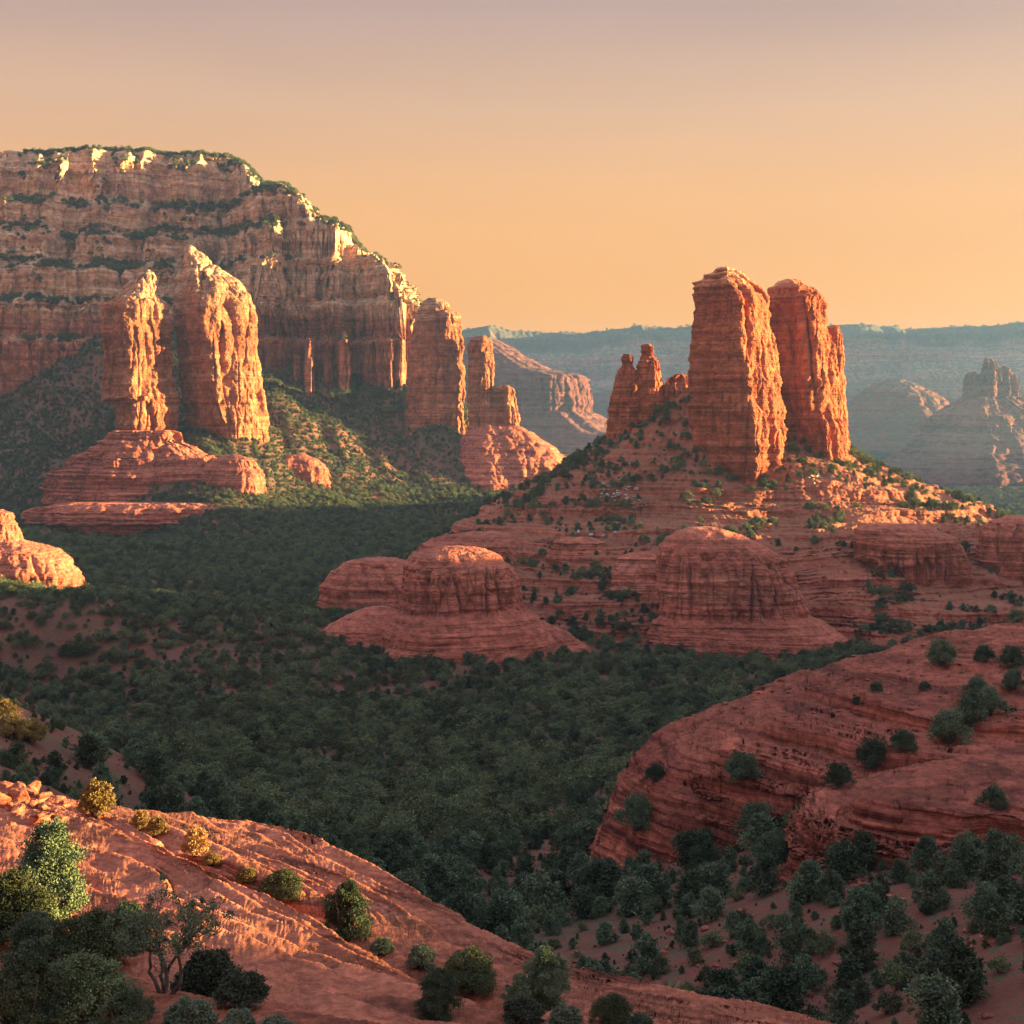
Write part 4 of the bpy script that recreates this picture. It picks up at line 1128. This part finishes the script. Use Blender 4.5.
rocky = (Y < 340) & on_hill
keep = (rs.uniform(size=len(X)) < d) & ~rocky & ~(on_hill & (Y > 470)) & ~blocked(X, Y)
X, Y, Z = X[keep], Y[keep], Z[keep]
size = (2.1 + 3.6 * rs.uniform(size=len(X)) ** 1.3) * (0.9 + 0.25 * noise3(X / 50, Y / 50, 0.5))
isshrub = rs.uniform(size=len(X)) < np.where(Y < 330, 0.38, 0.12)
size = np.where(isshrub, size * 0.45, size)
vis = np.zeros(len(X), bool)
kk = Y < 520
vis[kk] = seen(X[kk], Y[kk], Z[kk] + size[kk] * 0.8)
order = np.argsort(Y)
pick_t = [i for i in order if vis[i] and not isshrub[i]][:285]
pick_s = [i for i in order if vis[i] and isshrub[i]][:70]
taken = np.zeros(len(X), bool)
for i in pick_t + pick_s:
    taken[i] = True
    p_ = X[i] / Y[i] * F + 512
    if p_ < 200: reg = 'on the brushy slope beyond the near slickrock, left side'
    elif rs.uniform() < 0 or (p_ > 545 and Y[i] < 240): reg = 'scattered on the red earth below the right benches'
    else: reg = 'in the valley forest beyond the near slickrock'
    if isshrub[i]: put_shrub(int(rs.randint(3)), (X[i], Y[i], Z[i] - 0.15), size[i], rs.uniform(0.9, 1.2), 'low green bush ' + reg, 'low bushes ' + reg)
    else: put_tree(int(rs.randint(4)), (X[i], Y[i], Z[i] - 0.15), size[i], rs.uniform(0.9, 1.15), 'dark green juniper ' + reg, 'junipers ' + reg)
for v in range(4):
    if tr_src[v] is None: raise RuntimeError('tree kind missing')

def scatter(name, label, cat, X, Y, Z, S, kinds, srcs):
    n = len(X)
    me = bpy.data.meshes.new(name)
    me.vertices.add(n)
    me.vertices.foreach_set('co', np.stack([X, Y, Z], -1).astype(np.float32).ravel())
    for nm, vals, typ in (('size', S, 'FLOAT'), ('turn', RS.uniform(0, 6.28, n), 'FLOAT'), ('wide', RS.uniform(0.85, 1.2, n), 'FLOAT')):
        me.attributes.new(nm, typ, 'POINT').data.foreach_set('value', np.asarray(vals, np.float32))
    me.attributes.new('kin', 'INT', 'POINT').data.foreach_set('value', np.asarray(kinds, np.int32))
    o = bpy.data.objects.new(name, me); COL.objects.link(o)
    g = bpy.data.node_groups.new(name, 'GeometryNodeTree')
    g.interface.new_socket('Geometry', in_out='INPUT', socket_type='NodeSocketGeometry')
    g.interface.new_socket('Geometry', in_out='OUTPUT', socket_type='NodeSocketGeometry')
    gi = g.nodes.new('NodeGroupInput'); go = g.nodes.new('NodeGroupOutput')
    iop = g.nodes.new('GeometryNodeInstanceOnPoints')
    jn = g.nodes.new('GeometryNodeJoinGeometry')
    for s in srcs:
        oi = g.nodes.new('GeometryNodeObjectInfo'); oi.transform_space = 'ORIGINAL'
        oi.inputs['Object'].default_value = s; oi.inputs['As Instance'].default_value = True
        g.links.new(oi.outputs['Geometry'], jn.inputs[0])
    def att(nm, typ='FLOAT'):
        a = g.nodes.new('GeometryNodeInputNamedAttribute'); a.data_type = typ; a.inputs[0].default_value = nm
        return a.outputs[0]
    cxyz = g.nodes.new('ShaderNodeCombineXYZ'); g.links.new(att('turn'), cxyz.inputs[2])
    cs = g.nodes.new('ShaderNodeCombineXYZ')
    m1 = g.nodes.new('ShaderNodeMath'); m1.operation = 'MULTIPLY'
    g.links.new(att('size'), m1.inputs[0]); g.links.new(att('wide'), m1.inputs[1])
    g.links.new(m1.outputs[0], cs.inputs[0]); g.links.new(m1.outputs[0], cs.inputs[1]); g.links.new(att('size'), cs.inputs[2])
    g.links.new(gi.outputs[0], iop.inputs['Points'])
    g.links.new(jn.outputs[0], iop.inputs['Instance'])
    iop.inputs['Pick Instance'].default_value = True
    g.links.new(att('kin', 'INT'), iop.inputs['Instance Index'])
    g.links.new(cxyz.outputs[0], iop.inputs['Rotation'])
    g.links.new(cs.outputs[0], iop.inputs['Scale'])
    g.links.new(iop.outputs[0], go.inputs[0])
    md = o.modifiers.new('scatter', 'NODES'); md.node_group = g
    tag(o, label, cat, kind='stuff')
    return o

crowns = [[c for c in e.children if c.name.startswith('crown')][0] for e in tr_src] + [[c for c in e.children if c.name.startswith('crown')][0] for e in sh_src if e]
nT = 4; nS = len(crowns) - 4
r_ = ~taken
kinds = np.where(isshrub, nT + RS.randint(0, max(nS, 1), len(X)), RS.randint(0, 4, len(X)))
scatter('forest', 'dark green juniper forest filling the valley floor', 'forest', X[r_], Y[r_], Z[r_] - 0.15, size[r_], kinds[r_], crowns)

# ---- small ground scrub between the nearer trees
X, Y, rs = jitter(-110, 150, 78, 460, 2.0, 15)
k = frame(X, Y, 20); X, Y = X[k], Y[k]
Z = H_all(X, Y); Gz = H_ground(X, Y)
cl = fbm(X / 9, Y / 9, 5.2, 3)
k = (Z < Gz + 0.5) & (rs.uniform(size=len(X)) < np.where(cl > -0.05, 0.75, 0.3))
X, Y, Z = X[k], Y[k], Z[k]
scatter('ground_scrub', 'small tufts and low scrub on the red earth between the trees', 'scrub', X, Y, Z - 0.05, 0.25 + 1.4 * rs.uniform(size=len(X)) ** 2.5, nT + RS.randint(0, max(nS, 1), len(X)), crowns)

# ---- far plain woods
X, Y, rs = jitter(-1000, 2000, 1700, 5500, 13.0, 6)
k = frame(X, Y, 30) & (X > -200) & (rs.uniform(size=len(X)) < np.where(fbm(X / 120, Y / 120, 1.1, 3) > 0.1, 0.7, 1.0)); X, Y = X[k], Y[k]
scatter('distant_woods', 'hazy bluish woods on the far plain', 'woods', X, Y, H_ground(X, Y) - 0.5, rs.uniform(6, 10, len(X)), RS.randint(0, 4, len(X)), crowns)

# ---- scrub on the talus under the mesa
X, Y, rs = jitter(-640, 140, 1290, 1800, 3.9, 8)
Z = H_ground(X, Y)
cl = fbm(X / 45, Y / 45, 3.2, 3)
k = frame(X, Y, 30) & (Z > -70) & (H_mesa(X, Y) < Z + 2) & ~blocked(X, Y) & (rs.uniform(size=len(X)) < np.where(cl > 0.2, 0.55, 0.9))
X, Y, Z = X[k], Y[k], Z[k]
scatter('talus_scrub', 'olive scrub covering the talus under the mesa', 'scrub', X, Y, Z - 0.2, rs.uniform(1.6, 4.6, len(X)), RS.randint(0, len(crowns), len(X)), crowns)

# ---- scrub on the tower hill
X, Y, rs = jitter(-170, 330, 560, 960, 3.0, 9)
k = frame(X, Y, 30); X, Y = X[k], Y[k]
Z = H_hill(X, Y); Gz = H_ground(X, Y)
sl = slope_of(H_hill, X, Y)
cl = fbm(X / 24, Y / 24, 3.9, 3)
high = sstep(-34, -20, Z)
leftside = sstep(90, 30, X)
gully = (cl < -0.24)
d = high * (0.6 + 0.4 * leftside) * np.where(cl > 0.3, 0.5, 1) + (1 - high) * np.where(gully, 0.8, 0.02) + 0.2 * leftside * (1 - high)
d = np.where(sl > 1.15, 0, d) * np.where(Z < -86, 1.0, 1.0)
d = np.where(Z < -84, np.maximum(d, 0.5), d)
ru = rs.uniform(size=len(X))
k = (Z > Gz + 0.3) & (ru < d) & ~blocked(X, Y)
X, Y, Z = X[k], Y[k], Z[k]
scatter('hill_scrub', 'dark scrub in the gullies and on the shoulders of the tower hill', 'scrub', X, Y, Z - 0.2, rs.uniform(1.0, 1.0, len(X)) * (1.2 + 3.4 * rs.uniform(size=len(X)) ** 1.6), RS.randint(0, len(crowns), len(X)), crowns)

# ---- trees on the ledges and the rim of the mesa
X, Y, rs = jitter(-640, -20, 1740, 2130, 4.2, 10)
Z = H_mesa(X, Y)
sl = slope_of(H_mesa, X, Y, 2.5)
cl = fbm(X / 60, Z / 22, 7.9, 3)
k = frame(X, Y, 30) & (Z > 105) & (sl < np.where(cl > 0.15, 3.5, 1.7)) & (rs.uniform(size=len(X)) < np.where((cl > -0.02) | (sl < 0.4), 0.9, 0.12))
X, Y, Z = X[k], Y[k], Z[k]
scatter('mesa_scrub', 'dark trees and scrub on the ledges and rim of the mesa', 'scrub', X, Y, Z - 0.3, rs.uniform(2.6, 7.0, len(X)), RS.randint(0, 4, len(X)), crowns)

# ---- trees along the plateau rim
X = RS.uniform(-300, 2400, 2600); Y = RS.uniform(6000, 8600, 2600)
Z = H_far(X, Y)
k = (Z > 455)
X, Y, Z = X[k], Y[k], Z[k]
scatter('rim_woods', 'thin line of trees along the rim of the far plateau', 'woods', X, Y, Z - 0.5, RS.uniform(7, 12, len(X)), RS.randint(0, 4, len(X)), crowns)

# ---- boulders
def boulder_geo(seed, flat=0.75):
    rs = np.random.RandomState(seed)
    n1, n2 = 30, 44
    v, u = np.meshgrid(np.linspace(0.001, np.pi - 0.001, n1), np.linspace(0, 2 * np.pi, n2, endpoint=False), indexing='ij')
    P = np.stack([np.sin(v) * np.cos(u), np.sin(v) * np.sin(u), np.cos(v)], -1)
    for q in range(16):
        nv = rs.normal(size=3); nv /= np.linalg.norm(nv)
        dd = (P * nv).sum(-1); lim = rs.uniform(0.5, 0.85)
        P = P - np.maximum(dd - lim, 0)[..., None] * nv
    P = P * (1 + 0.05 * fbm(P[..., 0] * 3 + seed, P[..., 1] * 3, P[..., 2] * 3, 3))[..., None] * np.array([1.2, 0.95, flat])
    P[..., 2] += flat * 0.6
    return P.reshape(-1, 3) * 0.6, gridfaces(n1, n2, True)
BG = [boulder_geo(i, 0.6 + 0.1 * i) for i in range(4)]
b_src = {}
def put_boulder(v, mk, loc, s, lab, grp):
    key = (v, mk)
    if key not in b_src:
        e = b_src[key] = to_mesh('boulder', BG[v][0], BG[v][1], M[mk])
    else:
        e = b_src[key].copy(); COL.objects.link(e)
    e.location = loc; e.scale = (s, s, s * rnd.uniform(0.7, 1)); e.rotation_euler = (rnd.uniform(-0.3, 0.3), rnd.uniform(-0.3, 0.3), ROTS())
    return tag(e, lab, 'boulder', grp)
for i in range(110):        # lit rubble at the left end of the near crest
    x, y, z = hit(abs(rnd.gauss(0, 34)) + rnd.uniform(-4, 4), 800 + rnd.gauss(0, 12), 40, 80)
    put_boulder(rnd.randrange(4), 'near', (x, y, z - 0.1), 0.15 + 0.75 * rnd.random() ** 2.2, 'glowing orange boulder in the rubble heap at the left end of the near crest', 'orange rubble on the near crest')
for cxp, cyp, sx_, sy_, n, lab, grp in ((617, 492, 12, 8, 34, 'pale grey boulder in the scree patch left of the thickest tower', 'pale boulders left of the towers'),
                                       (821, 474, 9, 7, 16, 'pale boulder in the small patch below the domed tower', 'pale boulders below the domed tower'),
                                       (590, 532, 14, 3, 9, 'pale boulder on the bench above the small layered knob', 'pale boulders on the hill bench')):
    for i in range(n):
        x, y, z = hit(cxp + rnd.gauss(0, sx_), cyp + rnd.gauss(0, sy_), 560, 960)
        put_boulder(rnd.randrange(4), 'pale', (x, y, z - 0.4), rnd.uniform(0.8, 2.6), lab, grp)


# ---- loose rock on the red earth, nobody could count it
rv, rf = join_geo([BG[0]])
st_ = to_mesh('boulder', rv, rf, M['rubble'])
bx, by, bz = hit(705, 930, 100, 340)
st_.location = (bx, by, bz); st_.scale = (1.1, 1.1, 0.8)
tag(st_, 'red boulder lying alone on the clearing below the upper bench', 'boulder')
X, Y, rs = jitter(-40, 150, 78, 330, 1.5, 25)
k = frame(X, Y, 20); X, Y = X[k], Y[k]
Z = H_all(X, Y)
cl = fbm(X / 7, Y / 7, 9.2, 3)
up = (Y > 236) & (X > 25)
k = (rs.uniform(size=len(X)) < np.where(cl > 0.0, 0.5, 0.12)) & ((Z < H_ground(X, Y) + 0.5) | (HZ - Z / Y * F < 735))
X, Y, Z = X[k], Y[k], Z[k]
scatter('rubble', 'loose red rubble strewn over the earth around the right benches', 'rubble', X, Y, Z - 0.08, 0.15 + 0.9 * rs.uniform(size=len(X)) ** 3, np.zeros(len(X)), [st_])

# ------------------------------------------------------------------ haze
hz_v = np.array([[-4400, -600, -185], [4400, -600, -185], [4400, 7900, -185], [-4400, 7900, -185], [-4400, -600, 515], [4400, -600, 515], [4400, 7900, 515], [-4400, 7900, 515]], float)
hz_f = np.array([[0, 3, 2, 1], [4, 5, 6, 7], [0, 1, 5, 4], [1, 2, 6, 5], [2, 3, 7, 6], [3, 0, 4, 7]])
hm = bpy.data.materials.new('haze_air'); hm.use_nodes = True
ht = hm.node_tree
for n in list(ht.nodes): ht.nodes.remove(n)
ho = ht.nodes.new('ShaderNodeOutputMaterial'); hv = ht.nodes.new('ShaderNodeVolumePrincipled')
hv.inputs['Color'].default_value = (0.28, 0.48, 0.90, 1)
hv.inputs['Density'].default_value = 4.3e-5
hv.inputs['Anisotropy'].default_value = 0.45
ht.links.new(hv.outputs[0], ho.inputs['Volume'])
haze = to_mesh('haze', hz_v, hz_f, hm, smooth=False)
tag(haze, kind='stuff')
